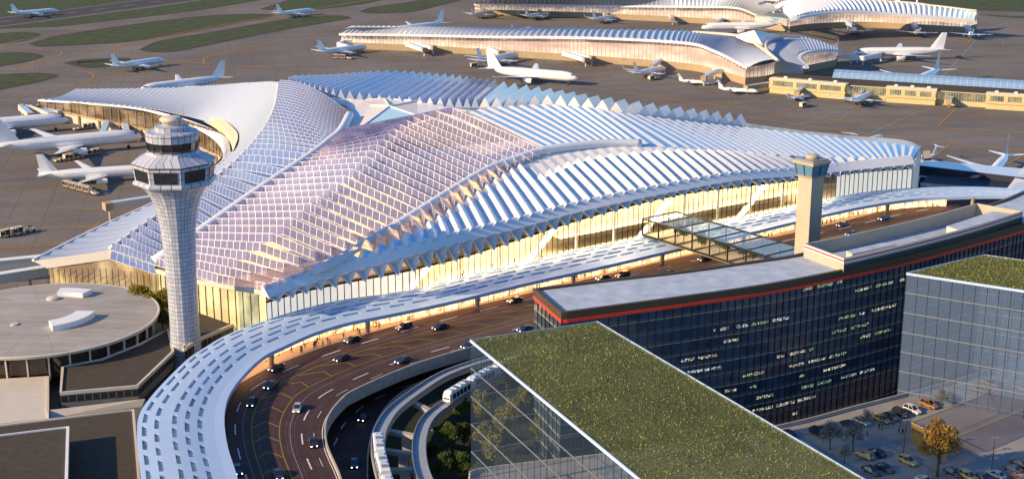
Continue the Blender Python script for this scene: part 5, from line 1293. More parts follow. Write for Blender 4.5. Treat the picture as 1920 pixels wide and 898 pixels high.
# ------------------------------------------------------------------ old pier and link building
def pier_block(px0, px1, depth_m, z0, z1, name, label, root=None): pass
pier = thing('old_pier', 'long low yellowish pier with boxy glazed bays and a blue strip roof behind', 'pier building', up(G(1680, 185), 0))
PB = [G(*p) for p in ((1441, 172), (1520, 179), (1600, 186), (1700, 192), (1800, 199), (1960, 209))]
pb = cr(PB, 60); dirn = (pb[-1] - pb[0]).normalized(); nb_ = V((-dirn.y, dirn.x, 0))
b = MB(); poly = pb + [p + nb_ * 26 for p in pb[::-1]]; b.prism(poly, 0, 8.6); b.build('wall', M['pieryel'], pier)
b = MB(); b.face([up(p, 8.75) for p in (pb + [p + nb_ * 26 for p in pb[::-1]])]); b.build('flat_roof', M['brownroof'], pier)
b = MB(); L = 0
for i in range(59): l = (pb[i + 1] - pb[i]).length; o = -nb_ * .15; b.face([up(pb[i] + o, 3.2), up(pb[i + 1] + o, 3.2), up(pb[i + 1] + o, 8.2), up(pb[i] + o, 8.2)], 0, [(L, 0), (L + l, 0), (L + l, 1), (L, 1)]); L += l
b.build('window_band', M['pier_win'], pier)
TLn = Curve(pb)
LT = TLn.length()
for t0, t1 in ((.01, .30), (.45, .625), (.80, .995)):
    a, c = TLn(t0) - nb_ * 5, TLn(t1) - nb_ * 5; d = (c - a).normalized(); w_ = (c - a).length
    Mx = Matrix.Translation(a) @ Matrix.Rotation(math.atan2(d.y, d.x), 4, 'Z')
    b = MB(); b.box(0, w_, .6, 8, 0, 3.4, M=Mx); b.box(-.4, w_ + .4, 0, 8, 3.4, 5.0, M=Mx); b.box(-.4, w_ + .4, -.1, 8, 8.2, 9.6, M=Mx)
    n = max(3, int(w_ / 16))
    for k in range(n + 1): x = (w_ - 2.4) * k / n; b.box(x, x + 2.4, -.2, 8, 5, 8.2, M=Mx)
    bay = b.build('glazed_bay', M['pieryel'], pier)
    b = MB(); q = [Mx @ V(p) for p in ((.2, .3, 5), (w_ - .2, .3, 5), (w_ - .2, .3, 8.2), (.2, .3, 8.2))]; b.face(q, 0, [(0, 0), (w_, 0), (w_, 1), (0, 1)]); b.build('bay_window', M['pier_win'], bay)
    b = MB(); q = [Mx @ V(p) for p in ((-.4, -.4, 9.0), (w_ + .4, -.4, 9.0), (w_ + .4, 1.6, 9.9), (-.4, 1.6, 9.9))]; b.face(q); b.build('bay_roof_edge', M['white'], bay)
    for k in range(n): x = w_ * (k + .5) / n; b = MB(); b.box(x - 1, x + 1, 6, 8.5, 9.6, 10.4, M=Mx); b.build('roof_vent', M['white'], bay)
b = MB(); s0, s1 = TLn(.22) + nb_ * 21, TLn(1) + nb_ * 21; d = (s1 - s0).normalized(); nn = V((-d.y, d.x, 0))
for k, (x0, x1, h0, h1) in enumerate(((0, 4, 9, 12), (4, 9, 12, 13.2), (9, 14, 13.2, 12))):
    w_ = (s1 - s0).length; b.face([s0 + nn * x0 + V((0, 0, h0)), s1 + nn * x0 + V((0, 0, h0)), s1 + nn * x1 + V((0, 0, h1)), s0 + nn * x1 + V((0, 0, h1))], 0, [(0, 0), (w_, 0), (w_, 1), (0, 1)])
b.face([s0 + V((0, 0, 9)), s0 + nn * 4 + V((0, 0, 12)), s0 + nn * 9 + V((0, 0, 13.2)), s0 + nn * 14 + V((0, 0, 12)), s0 + nn * 14 + V((0, 0, 8))]); b.build('strip_roof', M['blueglass'], pier)
link = thing('link_building', 'low blue glass link with a dark flat roof at the right end of the terminal', 'link building', up(G(1820, 330), 0))
def slab(r, px, z, zb, mt, mw, name):
    P = [G(u, v, z) for u, v in px]
    if area(P) < 0: P.reverse()
    b = MB(); b.prism(P, zb, z, 0, 1); return b.build(name, [M[mw], M[mt]], r)
slab(link, [(1722, 299), (1960, 320), (1960, 338), (1722, 310)], 11, 6.5, 'blueglass', 'navy', 'upper_roof')
slab(link, [(1722, 318), (1960, 345), (1960, 372), (1900, 345), (1722, 332)], 6.4, 0, 'blueglass', 'navy', 'glass_terrace')
slab(link, [(1749, 323), (1726, 343), (1800, 348), (1895, 357), (1920, 335)], 8.2, 6.0, 'navy', 'membrane', 'dark_roof')
slab(link, [(1722, 330), (1722, 352), (1960, 372), (1960, 350)], 5.2, 0, 'navy', 'navy', 'lower_block')
b = MB(); q = [G(1886, 356, 8.5), G(1925, 306, 13), G(1990, 306, 13), G(1990, 356, 8.5)]; b.face(q); b.face([q[0], q[1], up(q[1], 2), up(q[0], 2)]); b.face([G(1893, 356, 9), G(1907, 342, 10), G(1990, 342, 10), G(1990, 356, 9)], 1); b.build('white_slope', [M['roof'], M['blueglass']], link)
slab(link, [(1730, 284), (1744, 282), (1746, 296), (1732, 298)], 12, 0, 'towerconc', 'brown', 'stair_box')
# ------------------------------------------------------------------ dark curved hotel
HF = [(1054, 587), (1160, 573), (1280, 557), (1440, 534), (1580, 507), (1714, 477), (1814, 450), (1920, 420), (2080, 368)]
HB = [(1002, 542), (1130, 526), (1280, 509), (1400, 492), (1507, 475), (1690, 430), (1861, 382), (1925, 357), (2080, 290)]
ZH = 45.0; hf = kcr([G(*p, ZH) for p in HF], 97); hb = kcr([G(*p, ZH) for p in HB], 97)
hotel = thing('curved_hotel', 'long curved hotel with dark blue glass wall, red roof stripe and scattered lit rooms', 'hotel', up(hf[30], 0))
b = MB(); L = 0
def wallq(b, P, z0, z1, off=0.0):
    L = 0
    for a, c in zip(P[:-1], P[1:]):
        l = (c - a).length; b.face([up(a, z0), up(c, z0), up(c, z1), up(a, z1)], 0, [(L, 0), (L + l, 0), (L + l, z1 - z0), (L, z1 - z0)]); L += l
def subdiv(P, step):
    out = []
    for a, c in zip(P[:-1], P[1:]):
        n = max(1, int(round((c - a).length / step))); out += [a.lerp(c, k / n) for k in range(n)]
    return out + [P[-1]]
endw = [hb[0], hf[0]]
wallq(b, endw, 0, 43.4); wallq(b, hf, 0, 43.4); wallq(b, hb[::-1], 0, 43.4); b.build('curtain_wall', M['curtain'], hotel)
b = MB(); b.ribbon([up(p, 44.6) for p in hf], [up(p, 44.6) for p in hb]); b.build('flat_roof', M['membrane'], hotel)
rimp = [hb[i] for i in range(96, -1, -1)] + [hb[0].lerp(hf[0], .5)] + hf
b = MB(); b.sweep(rimp, [(-.25, -1.8), (.7, -1.8), (.7, .25), (-.25, .25)]); b.build('roof_fascia', M['brown'], hotel)
b = MB(); b.sweep(rimp, [(-.36, -2.6), (-.2, -2.6), (-.2, -1.75), (-.36, -1.75)]); b.build('red_stripe', M['red'], hotel)
b = MB(); acc = 0; hs_ = []
S = subdiv(endw, 1.0) + subdiv(hf, 1.0)[1:]
for i in range(1, len(S)):
    acc += (S[i] - S[i - 1]).length
    if acc >= 2.0: acc = 0; d = (S[i] - S[i - 1]).normalized(); n = V((d.y, -d.x, 0)); p = S[i] + n * .12; b.beam(up(p, 0), up(p, 43.2), .2, .26)
b.build('mullion_lattice', M['black'], hotel)
for k in range(1, 12):
    b = MB(); b.sweep([up(p, k * 3.6 + .15) for p in endw[:1] + hf], [(-.14, 0), (0, 0), (0, .22), (-.14, .22)]); b.build('floor_band', M['tan'] if k % 2 else M['conc_dk'], hotel)
def hotel_pt(u):
    for a, c in zip(hf[:-1], hf[1:]):
        ua, uc = uofp(a), uofp(c)
        if ua <= u <= uc: return a.lerp(c, (u - ua) / (uc - ua)), (c - a).normalized()
    return hf[0], (hf[1] - hf[0]).normalized()
def uofp(p):
    d = p - V((0, 0, CH)); return 960 + FPX * d.x / (d.y * CP - d.z * SP)
RUNS = [(1383, 1407, 613, 'c'), (1412, 1445, 606, 'g'), (1452, 1485, 599, 'c'), (1360, 1390, 641, 'w'), (1280, 1307, 671, 'w'), (1313, 1350, 664, 'w'), (1280, 1307, 687, 'c'), (1300, 1324, 703, 'c'), (1326, 1359, 698, 'c'),
        (1408, 1442, 697, 'w'), (1400, 1429, 716, 'g'), (1463, 1479, 663, 'w'), (1488, 1520, 657, 'w'), (1525, 1534, 652, 'g'), (1488, 1519, 683, 'w'), (1525, 1559, 674, 'w'), (1564, 1598, 666, 'g'), (1487, 1520, 695, 'w'),
        (1555, 1598, 692, 'w'), (1590, 1621, 709, 'c'), (1625, 1655, 699, 'c'), (1515, 1539, 727, 'g'), (1544, 1573, 720, 'g'), (1508, 1539, 741, 'c'), (1567, 1595, 615, 'g'), (1602, 1638, 606, 'g'), (1622, 1643, 628, 'w'),
        (1649, 1681, 620, 'g'), (1468, 1504, 765, 'w'), (1508, 1544, 756, 'w'), (1430, 1462, 773, 'w'), (1428, 1462, 745, 'w'), (1365, 1390, 738, 'w'), (1505, 1525, 539, 'w'), (1533, 1564, 530, 'g'), (1570, 1581, 526, 'g'),
        (1606, 1638, 537, 'w'), (1644, 1678, 527, 'g'), (1452, 1484, 595, 'c'), (1617, 1628, 587, 'c'), (1657, 1688, 575, 'w'), (1578, 1612, 597, 'g'), (1500, 1510, 781, 'w'), (1640, 1656, 577, 'w'), (1420, 1428, 762, 'w'), (1690, 1702, 518, 'w'), (1340, 1345, 610, 'w'), (1352, 1370, 608, 'w'),
        (1560, 1562, 640, 'w'), (1604, 1607, 700, 'w'), (1612, 1616, 684, 'w'), (1480, 1483, 736, 'w'), (1448, 1451, 714, 'w'), (1452, 1454, 742, 'w'), (1700, 1712, 700, 'g')]
nl = 0
for u0, u1, v, cc in RUNS:
    n = max(1, min(3, int((u1 - u0) / 11)))
    for k in range(n):
        ua, ub = u0 + (u1 - u0) * k / n + .6, u0 + (u1 - u0) * (k + 1) / n - 1
        pa, d = hotel_pt(ua); pc, _ = hotel_pt(ub); nn = V((d.y, -d.x, 0)) * .06
        z = HZ(pa, v); z = math.floor((z - .3) / 3.6) * 3.6 + 1.8; hh = .8
        b = MB(); b.face([up(pa + nn, z), up(pc + nn, z), up(pc + nn, z + hh), up(pa + nn, z + hh)])
        if nl < 99: b.build('lit_window', M[{'c': 'lit_cool', 'w': 'lit_warm', 'g': 'lit_green'}[cc]], hotel); nl += 1
# roof-top screen wall
SA, SB, SC, SD = G(1508, 457, 48.6), G(1583, 484.5, 48.6), G(1918, 396, 48.6), G(1832, 381, 48.6)
scr = [SA, SB] + [hf[i] + (SB - hf[min(range(97), key=lambda k: (hf[k].xy - SB.xy).length)]) * 0 for i in range(0)] ; curve = kcr([SB, G(1700, 457, 48.6), G(1820, 426, 48.6), SC], 20)
back = kcr([SD, G(1740, 406, 48.6), G(1620, 434, 48.6), SA], 20)
loop = curve + back
b = MB(); b.sweep([up(p, 44.6) for p in loop + [loop[0], loop[1]]][:-1], [(0, 0), (.5, 0), (.5, 4), (0, 4)]); b.build('roof_screen', M['towerconc'], hotel)
b = MB(); b.sweep([up(p, 44.62) for p in curve], [(-.08, 0), (0, 0), (0, 2.1), (-.08, 2.1)]); b.build('screen_base', M['dark'], hotel)
for dz, h_, m in ((3.05, .42, 'red'), (3.5, .36, 'white'), (2.62, .36, 'white')):
    b = MB(); b.sweep([up(p, 44.6 + dz) for p in back[-2:] + curve], [(-.10, 0), (.02, 0), (.02, h_), (-.10, h_)]); b.build('screen_stripe', M[m], hotel)
def roofbox(a, m_name, px, z0, z1):
    P = [G(u, v, z1) for u, v in px]; b = MB(); b.prism(P, z0, z1, 0, 1); b.build(m_name, [M['beige'], M['membrane']], hotel)
roofbox(0, 'penthouse', [(1775, 424), (1800, 432), (1905, 402), (1862, 396)], 44.6, 47.6); roofbox(0, 'penthouse', [(1587, 470), (1598, 476), (1680, 458), (1655, 455)], 44.6, 46.4)
# ------------------------------------------------------------------ clear glass blocks with planted roofs
def glass_block(label, roof, zt_, zb, wall_m, step, floors, corner0, name='glass_block'):
    r = thing(name, label, 'glass building', up(roof[0], zb))
    P = [up(p, zt_) for p in roof]
    if area(P) < 0: P.reverse()
    n = len(P)
    b = MB(); b.quadbox([p - V((0, 0, .35)) for p in P], P); b.build('planted_roof', M['greenroof'], r)
    rg = random.Random(3); b = MB(); e1, e2 = P[1] - P[0], P[3] - P[0]
    for k in range(11000):
        f1, f2 = rg.uniform(.006, .994), rg.uniform(.006, .994); q = P[0].lerp(P[1], f1).lerp(P[3].lerp(P[2], f1), f2); a = rg.uniform(0, 3.14); s = rg.uniform(.09, .24); d = V((math.cos(a), math.sin(a), 0)) * s * .6; tp = V((rg.uniform(-.2, .2), rg.uniform(-.2, .2), s * 1.3))
        b.face([q - d, q + d, q + d * .5 + tp, q - d * .5 + tp])
    struct(b.build('sedum_tufts', M['leaf_sedum'], r), 'stuff')
    b = MB(); Q = P + [P[0], P[1]]; b.sweep(Q[:-1], [(-.14, -.5), (.14, -.5), (.14, .15), (-.14, .15)]); b.build('roof_rim', M['canopy'], r)
    for i in range(n):
        j = (i + 1) % n; b = MB(); b.face([up(P[i], zb), up(P[j], zb), up(P[j], zt_ - .5), up(P[i], zt_ - .5)]); w = b.build('glass_wall', wall_m, r)
        b = MB(); k = max(1, int((P[j] - P[i]).length / step))
        for q in range(k): p = P[i].lerp(P[j], q / k); b.beam(up(p, zb), up(p, zt_ - .5), .10, .16)
        b.build('mullion_lattice', M['dark'], w)
    for f in range(1, floors + 1):
        b = MB(); z = zt_ - f * (zt_ - zb) / (floors + .2); b.sweep([up(p, z) for p in Q[:-1]], [(-.1, 0), (.1, 0), (.1, .22), (-.1, .22)]); b.build('floor_edge', M['steel'], r)
    return r
A_, B_, C_, D_ = G(882, 637, 50), G(1120, 603, 50), G(1620, 898, 50), G(1200, 898, 50)
glass_block('see through glass block with a big mossy green roof in front of the hotel', [A_, B_, B_ + (C_ - B_) * 1.35, A_ + (D_ - A_) * 1.35], 50, .3, M['ghost'], 3.1, 7, 0)
L_, T_, R_ = G(1700, 512, 47), G(1845, 478, 47), G(1920, 545, 47)
gb = glass_block('see through glass office block with mossy roof at the right edge of the deck', [L_, L_ + (R_ - L_) * 1.8, T_ + (R_ - L_) * 1.8, T_], 47, ZD + .05, M['ghost2'], 3.0, 6, 0)
# ------------------------------------------------------------------ parking deck
dk = kcr([G(u, v, ZD) for u, v in ((880, 900), (907, 884), (1134, 857), (1280, 837), (1477, 800), (1600, 768), (1710, 740), (1810, 712), (2000, 655))], 60)
dkp = dk + [G(2500, 800, ZD), G(2500, 1300, ZD), G(860, 1300, ZD)]
b = MB(); b.prism(dkp, ZD - 1, ZD); o = b.build('parking_deck', M['deck']); struct(o)
b = MB(); b.sweep(dk, [(-.15, -1.5), (.25, -1.5), (.25, 1.1), (-.15, 1.1)]); tag(b.build('deck_parapet', M['concrete']), 'low concrete parapet along the far edge of the parking deck', 'parapet wall')
hx, hy = V((math.cos(HD), math.sin(HD), 0)), V((-math.sin(HD), math.cos(HD), 0))
b = MB()
def stall(b, u, v, n, ln=5.6):
    o = G(u, v, ZD + .02)
    for k in range(n): p = o + hy * 3.1 * k; b.face([p - hy * .08, p + hx * ln - hy * .08, p + hx * ln + hy * .08, p + hy * .08])
for u, v, n in ((1560, 795, 10), (1520, 806, 4), (1330, 842, 10), (1640, 842, 4), (1612, 870, 3), (1700, 855, 2), (1800, 880, 6), (1370, 885, 6), (1880, 860, 4), (1150, 870, 8), (1690, 762, 9)): stall(b, u, v, n)
for p, q in (((1580, 870), (1690, 905)), ((1654, 838), (1740, 880)), ((1500, 855), (1570, 880))):
    a, c = G(*p, ZD + .02), G(*q, ZD + .02); d = (c - a).normalized(); n = V((-d.y, d.x, 0)) * .08; b.face([a - n, c - n, c + n, a + n])
struct(b.build('stall_lines', M['lineon']))
pv = thing('stair_pavilion', 'low see through pavilion with an amber left wall on the parking deck', 'pavilion', G(1745, 840, ZD))
q0, q1 = G(1706, 829, ZD), G(1774, 863, ZD); e = (q1 - q0); q2, q3 = q1 + V((34, 26, 0)), q0 + V((34, 26, 0)); hp_ = 5.2
for (a, c), m, n_ in (((q0, q1), 'pavil_amber', 'amber_wall'), ((q1, q2), 'pavil_grey', 'smoke_wall'), ((q2, q3), 'pavil_grey', 'smoke_wall'), ((q3, q0), 'pavil_grey', 'smoke_wall')):
    b = MB(); b.face([a, c, c + V((0, 0, hp_)), a + V((0, 0, hp_))]); b.build(n_, M[m], pv)
b = MB(); b.quadbox([p + V((0, 0, hp_)) for p in (q0, q1, q2, q3)], [p + V((0, 0, hp_ + .15)) for p in (q0, q1, q2, q3)]); b.build('roof_sheet', M['pavil_grey'], pv)
b = MB(); Q = [p + V((0, 0, hp_ + .18)) for p in (q0, q1, q2, q3, q0)]; b.sweep(Q, [(-.1, 0), (.1, 0), (.1, .18), (-.1, .18)]); b.build('roof_edge', M['tan'], pv)
for u, v, lab in ((1694, 850, 'thin light pole standing by the people on the deck'), (1859, 884, 'light pole with double head near the bottom right cars'), (1763, 868, 'light pole in front of the big tree and amber wall')):
    p = G(u, v, ZD); r = thing('light_pole', lab, 'light pole', p, 0, 'light poles on the deck'); b = MB(); b.tube([V((0, 0, 0)), V((0, 0, 9))], [.14, .09], 6); b.build('pole', M['brown'], r, True)
    b = MB(); b.box(-.9, .9, -.2, .2, 8.9, 9.1); b.build('lamp_head', M['steel'], r, True)
# ------------------------------------------------------------------ glass garden bridge
F0, F1 = G(1205, 410, 21.5), G(1447, 484, 21.5); K0 = G(1268, 397, 21.5); dd = (F1 - F0); F2 = F0 + dd * 1.5; K2 = K0 + (F2 - F0)
br = thing('garden_bridge', 'dark framed glass bridge full of small trees crossing the road to the hotel', 'footbridge', up(F0.lerp(F2, .5), 0))
zb_, zt2 = 15.3, 21.5; NB = 11
fr, pn = MB(), None
for i in range(NB + 1):
    f = i / NB; a, c = F0.lerp(F2, f), K0.lerp(K2, f)
    for p in (a, c): fr.beam(up(p, zb_), up(p, zt2), .5, .5)
    fr.beam(a, c, .45, .5); fr.beam(up(a, zb_), up(c, zb_), .4, .4)
for P in ((F0, F2), (K0, K2)):
    fr.beam(P[0], P[1], .55, .55); fr.beam(up(P[0], zb_), up(P[1], zb_), .55, .7)
fr.build('frame', M['black'], br)
for i in range(NB):
    f, g = i / NB, (i + 1) / NB; b = MB(); b.face([F0.lerp(F2, f), F0.lerp(F2, g), K0.lerp(K2, g), K0.lerp(K2, f)]); b.build('roof_pane', M['pane'], br)
    b = MB(); a, c = F0.lerp(F2, f), F0.lerp(F2, g); b.face([up(a, zb_), up(c, zb_), c, a]); b.build('side_pane', M['storefront'], br)
b = MB(); b.quadbox([up(p, zb_ - .6) for p in (F0, F2, K2, K0)], [up(p, zb_ - .1) for p in (F0, F2, K2, K0)]); b.build('floor', M['hallfloor'], br)
b = MB(); b.face([up(K0, zb_), up(K2, zb_), K2, K0]); b.build('back_pane', M['storefront'], br)
BRP = (F0, F2, K0, K2)
# ------------------------------------------------------------------ guideways and trains
T1 = kcr([G(u, v, 8) for u, v in ((748, 985), (724, 905), (712, 860), (709, 826), (716, 800), (737, 769), (777, 737), (827, 705), (880, 684), (945, 665), (1020, 645), (1100, 628))], 140)
T2 = kcr([G(u, v, 8) for u, v in ((830, 960), (798, 900), (787, 862), (787, 822), (800, 788), (828, 762), (866, 738), (905, 715), (955, 690), (1020, 662), (1100, 636))], 140)
def guideway(path, label):
    r = thing('guideway', label, 'train guideway', up(path[40], 0))
    b = MB(); b.sweep(path, [(-1.9, -1.3), (1.9, -1.3), (1.9, -.25), (-1.9, -.25)]); b.build('deck_beam', M['concrete'], r)
    b = MB(); b.sweep(path, [(-1.6, -.245), (1.6, -.245)], closed=False); b.build('running_surface', M['rail'], r)
    for o in (-1.85, 1.6): b = MB(); b.sweep(path, [(o, -.25), (o + .25, -.25), (o + .25, .45), (o, .45)]); b.build('side_rail', M['steel'], r)
    return r
g1, g2_ = guideway(T1, 'outer curved train guideway next to the lower road'), guideway(T2, 'inner curved train guideway beside the trees')
for (a, c), where in (((22, 26), 'lowest'), ((36, 35), 'second lowest'), ((53, 47), 'third'), ((74, 67), 'topmost')):
    p, q = T1[a] + V((0, 0, -1.9)), T2[c] + V((0, 0, -1.9)); r = thing('trestle', where + ' concrete crossbeam on a pier linking the two curved train guideways', 'trestle', up(p.lerp(q, .5), 0), 0, 'trestles of the guideways')
    b = MB(); b.beam(p, q, 1.7, 1.1); b.build('crossbeam', M['concrete'], r)
    b = MB(); m = p.lerp(q, .62); b.beam(up(m, 0), up(m, p.z - .5), 2.6, 1.6); b.build('pier', M['concrete'], r)
def train_car(r, path, i0, i1, front):
    """one carriage lying on guideway samples i0..i1"""
    a, c = path[i0], path[i1]; d = (c - a).normalized(); o = (a + c) / 2; L = 11.6
    Mx = Matrix.Translation(V((o.x, o.y, path[i0].z - .2))) @ Matrix.Rotation(math.atan2(d.y, d.x), 4, 'Z')
    b = MB(); W = 1.4; rings = []
    for x, w_, zt_, zb in ((-L / 2, .86 if front < 0 else .96, 2.7 if front < 0 else 3.3, .55), (-L / 2 + .9, 1, 3.45, .35), (L / 2 - .9, 1, 3.45, .35), (L / 2, .86 if front > 0 else .96, 2.7 if front > 0 else 3.3, .55)):
        rings.append([Mx @ V((x, y * w_ * W, z)) for y, z in ((-.9, zb), (.9, zb), (1, zb + .4), (1, zt_ - .5), (.8, zt_), (-.8, zt_), (-1, zt_ - .5), (-1, zb + .4))])
    for i in range(3):
        for k in range(8): q = (k + 1) % 8; b.face([rings[i][k], rings[i][q], rings[i + 1][q], rings[i + 1][k]])
    b.face(rings[0][::-1]); b.face(rings[-1]); body = b.build('carriage', M['train'], r)
    for s in (-1, 1):
        for k in range(5):
            x = -L / 2 + 1.3 + k * 1.9; b = MB(); y = s * W * 1.012; b.face([Mx @ V(p) for p in ((x, y, 1.2), (x + 1.5, y, 1.2), (x + 1.5, y, 2.75), (x, y, 2.75))]); b.build('side_window', M['carglass'], body)
    for k in range(4): x = -L / 2 + 1.4 + k * 2.4; b = MB(); b.box(x, x + 1.5, -.75, .75, 3.4, 3.68, M=Mx); b.build('roof_unit', M['steel'] if k % 2 else M['canopy'], body)
    if front:
        x = front * (L / 2 + .03); b = MB(); b.face([Mx @ V(p) for p in ((x, -.95, 1.35), (x, .95, 1.35), (x - front * .1, .85, 2.75), (x - front * .1, -.85, 2.75))]); b.build('windscreen', M['carglass'], body)
        for s in (-1, 1): b = MB(); b.box(x - .05, x + .05, s * .8 - .15, s * .8 + .15, .75, .95, M=Mx); b.build('headlight', M['rim'], body)
def idx_at(path, u):
    return min(range(len(path)), key=lambda k: abs(uofp(path[k]) - u) + (0 if path[k].y > 250 else 1e3))
def run_train(path, start, step, n, label, fr_):
    r = thing('people_mover_train', label, 'train', up(path[start], path[start].z)); i = start
    for k in range(n):
        j = i
        while j < len(path) - 2 and (path[j] - path[i]).length < 11.4: j += 1
        train_car(r, path, i, j, fr_ if k == 0 else 0)
        while j < len(path) - 2 and (path[j] - path[i]).length < 12.2: j += 1
        i = j
i2 = min(range(140), key=lambda k: abs(uofp(T2[k]) - 836) + abs(k - 62) * .5)
run_train(T2, i2, 1, 3, 'white driverless train entering the glass block on the inner guideway', -1)
i1 = min(range(140), key=lambda k: (T1[k] - G(710, 828, 8)).length)
rv = [T1[k] for k in range(i1, -1, -1)]
run_train(rv, 0, 1, 3, 'white driverless train at the bottom of the outer guideway, seen from above', -1)
# ------------------------------------------------------------------ trees
def tree_mesh(name, h, cw, n, seed, leaf_m, cone=False, leaf=.55, open_=0.0):
    rg = random.Random(seed); r = thing(name, 'tree', 'tree')
    b = MB(); th = h * (.30 if not cone else .12)
    b.tube([V((0, 0, -.2)), V((.1, 0, th)), V((.0, .15, h * .62)), V((.05, .05, h * .88))], [h * .030, h * .024, h * .014, h * .004], 7)
    lobes = []
    nl = 9 if not cone else 10
    for k in range(nl):
        a = k * 2.4 + rg.random(); f = (k + .5) / nl
        if cone: z = h * (.14 + .8 * f); rr = cw * (1.02 - f) * .75; lobes.append((V((math.cos(a) * rr * .45, math.sin(a) * rr * .45, z)), rr * .75 + .25, h * .10))
        else:
            z = h * (.42 + .46 * f); sp = cw * (.62 if f < .7 else .35); c = V((math.cos(a) * sp * (.6 + .5 * rg.random()), math.sin(a) * sp * (.6 + .5 * rg.random()), z)); lobes.append((c, cw * (.36 + .18 * rg.random()), h * .13))
            b.tube([V((0, 0, th + (h * .5 - th) * f)), c.lerp(V((0, 0, z)), .4) - V((0, 0, h * .04)), c], [h * .011, h * .007, h * .003], 5)
    b.build('trunk', M['bark'], r, True)
    b = MB()
    for i in range(n):
        c, rr, hh = lobes[rg.randrange(nl)]
        while True:
            p = V((rg.uniform(-1, 1), rg.uniform(-1, 1), rg.uniform(-1, 1)))
            if .25 + open_ < p.length < 1: break
        q = c + V((p.x * rr, p.y * rr, p.z * hh)); s = leaf * rg.uniform(.5, 1.2)
        ax = V((rg.uniform(-1, 1), rg.uniform(-1, 1), rg.uniform(-.3, 1))).normalized(); t = ax.cross(V((rg.uniform(-1, 1), rg.uniform(-1, 1), rg.uniform(-1, 1)))).normalized(); u = ax.cross(t)
        b.face([q - t * s * .5, q + u * s * .32, q + t * s * .5, q - u * s * .32])
    b.build('crown', M[leaf_m], r, True); return r
TM = {'dark': tree_mesh('broadleaf_tree', 9, 3.6, 2600, 1, 'leaf_dark'), 'mid': tree_mesh('broadleaf_tree', 9, 3.4, 2400, 2, 'leaf_mid'),
      'goldb': tree_mesh('broadleaf_tree', 9, 3.8, 2800, 9, 'leaf_gold'), 'slim': tree_mesh('young_tree', 10, 2.6, 1500, 4, 'leaf_gold', open_=.2), 'amber': tree_mesh('deck_tree', 11, 4.2, 2400, 8, 'leaf_amberlit', leaf=.6, open_=.15), 'grey': tree_mesh('deck_tree', 11, 4.2, 1500, 5, 'leaf_grey', leaf=.55, open_=.25), 'small': tree_mesh('bridge_tree', 5.2, 2.0, 700, 6, 'leaf_mid', leaf=.5)}
def tree(k, u, v, z, s, label, group): p = G(u, v, z); place(TM[k], USED, p, rnd.uniform(0, 6), label, s, group)
tree('goldb', 268, 596, 3, 1.35, 'sunlit bushy tree behind the round building, leftmost of the clump', 'trees by the round building')
tree('goldb', 288, 602, 3, 1.15, 'sunlit bushy tree in the clump behind the round building, second from left', 'trees by the round building')
tree('goldb', 308, 600, 3, 1.3, 'sunlit bushy tree in the clump next to the control tower shaft', 'trees by the round building')
tree('dark', 306, 622, 3, .9, 'dark round tree in the gap between round building and control tower', 'trees by the round building')
tree('dark', 285, 620, 3, .75, 'dark round tree hugging the round building wall', 'trees by the round building')
GT = [('mid', 862, 790, .95, 'tree with lit top beside the inner guideway, just left of the glass block'), ('mid', 843, 850, 1.0, 'lit tree left of the glass block, below another by the inner guideway'), ('dark', 838, 905, 1.0, 'dark tree at the bottom edge beside the inner guideway'),
      ('mid', 866, 902, .95, 'tree at the bottom edge right against the glass block corner'), ('dark', 870, 840, .9, 'dark tree touching the left glass wall halfway down'), ('mid', 897, 930, 1.0, 'green tree low behind the glass corner at the bottom edge'),
      ('slim', 903, 800, 1.15, 'golden young tree seen through the left glass wall, near its corner'), ('slim', 940, 850, 1.35, 'tall golden tree seen through the left glass wall, in its middle'), ('slim', 925, 890, 1.2, 'golden tree seen through the left glass wall at the deck edge'),
      ('slim', 962, 815, 1.2, 'golden tree seen through the left glass wall, upper right one'), ('slim', 985, 780, 1.1, 'slim golden tree seen through the glass wall in front of the hotel end'), ('slim', 950, 742, 1.0, 'slim golden tree above the train guideway inside the glass wall'),
      ('slim', 905, 860, 1.1, 'golden tree seen through the glass wall, lower left one'), ('slim', 1010, 845, 1.0, 'slim tree seen through the glass wall by the deck corner'), ('dark', 815, 872, .8, 'small dark tree in the bend of the inner guideway')]
for k, u, v, s, lab in GT: tree(k, u, v, .3, s, lab, 'trees inside the guideway bend')
for k, u, v, s, lab in (('amber', 1757, 893, 1.35, 'large loose tree tinted golden brown by the amber wall on the deck'), ('grey', 1598, 846, .72, 'thin grey tree on the deck left of the tan estate car'), ('grey', 1556, 842, .72, 'grey tree at the planted roof edge on the deck'),
                        ('grey', 1583, 868, .45, 'low grey bushy tree at the edge of the planted roof below the thin tree'), ('grey', 1765, 765, .5, 'low grey bush beside the orange SUV'), ('grey', 1625, 800, .45, 'low grey bush between the lone navy car and the tight group of cars')):
    tree(k, u, v, ZD, s, lab, 'trees on the parking deck')
for k in range(16):
    f = .05 + .88 * k / 15 + rnd.uniform(-.01, .01); g = .22 + .4 * rnd.random(); p = BRP[0].lerp(BRP[1], f).lerp(BRP[2].lerp(BRP[3], f), g)
    place(TM['small'], USED, up(p, 15.25), rnd.uniform(0, 6), 'small green tree growing inside the glass garden bridge', .95 + .2 * rnd.random(), 'trees in the garden bridge')
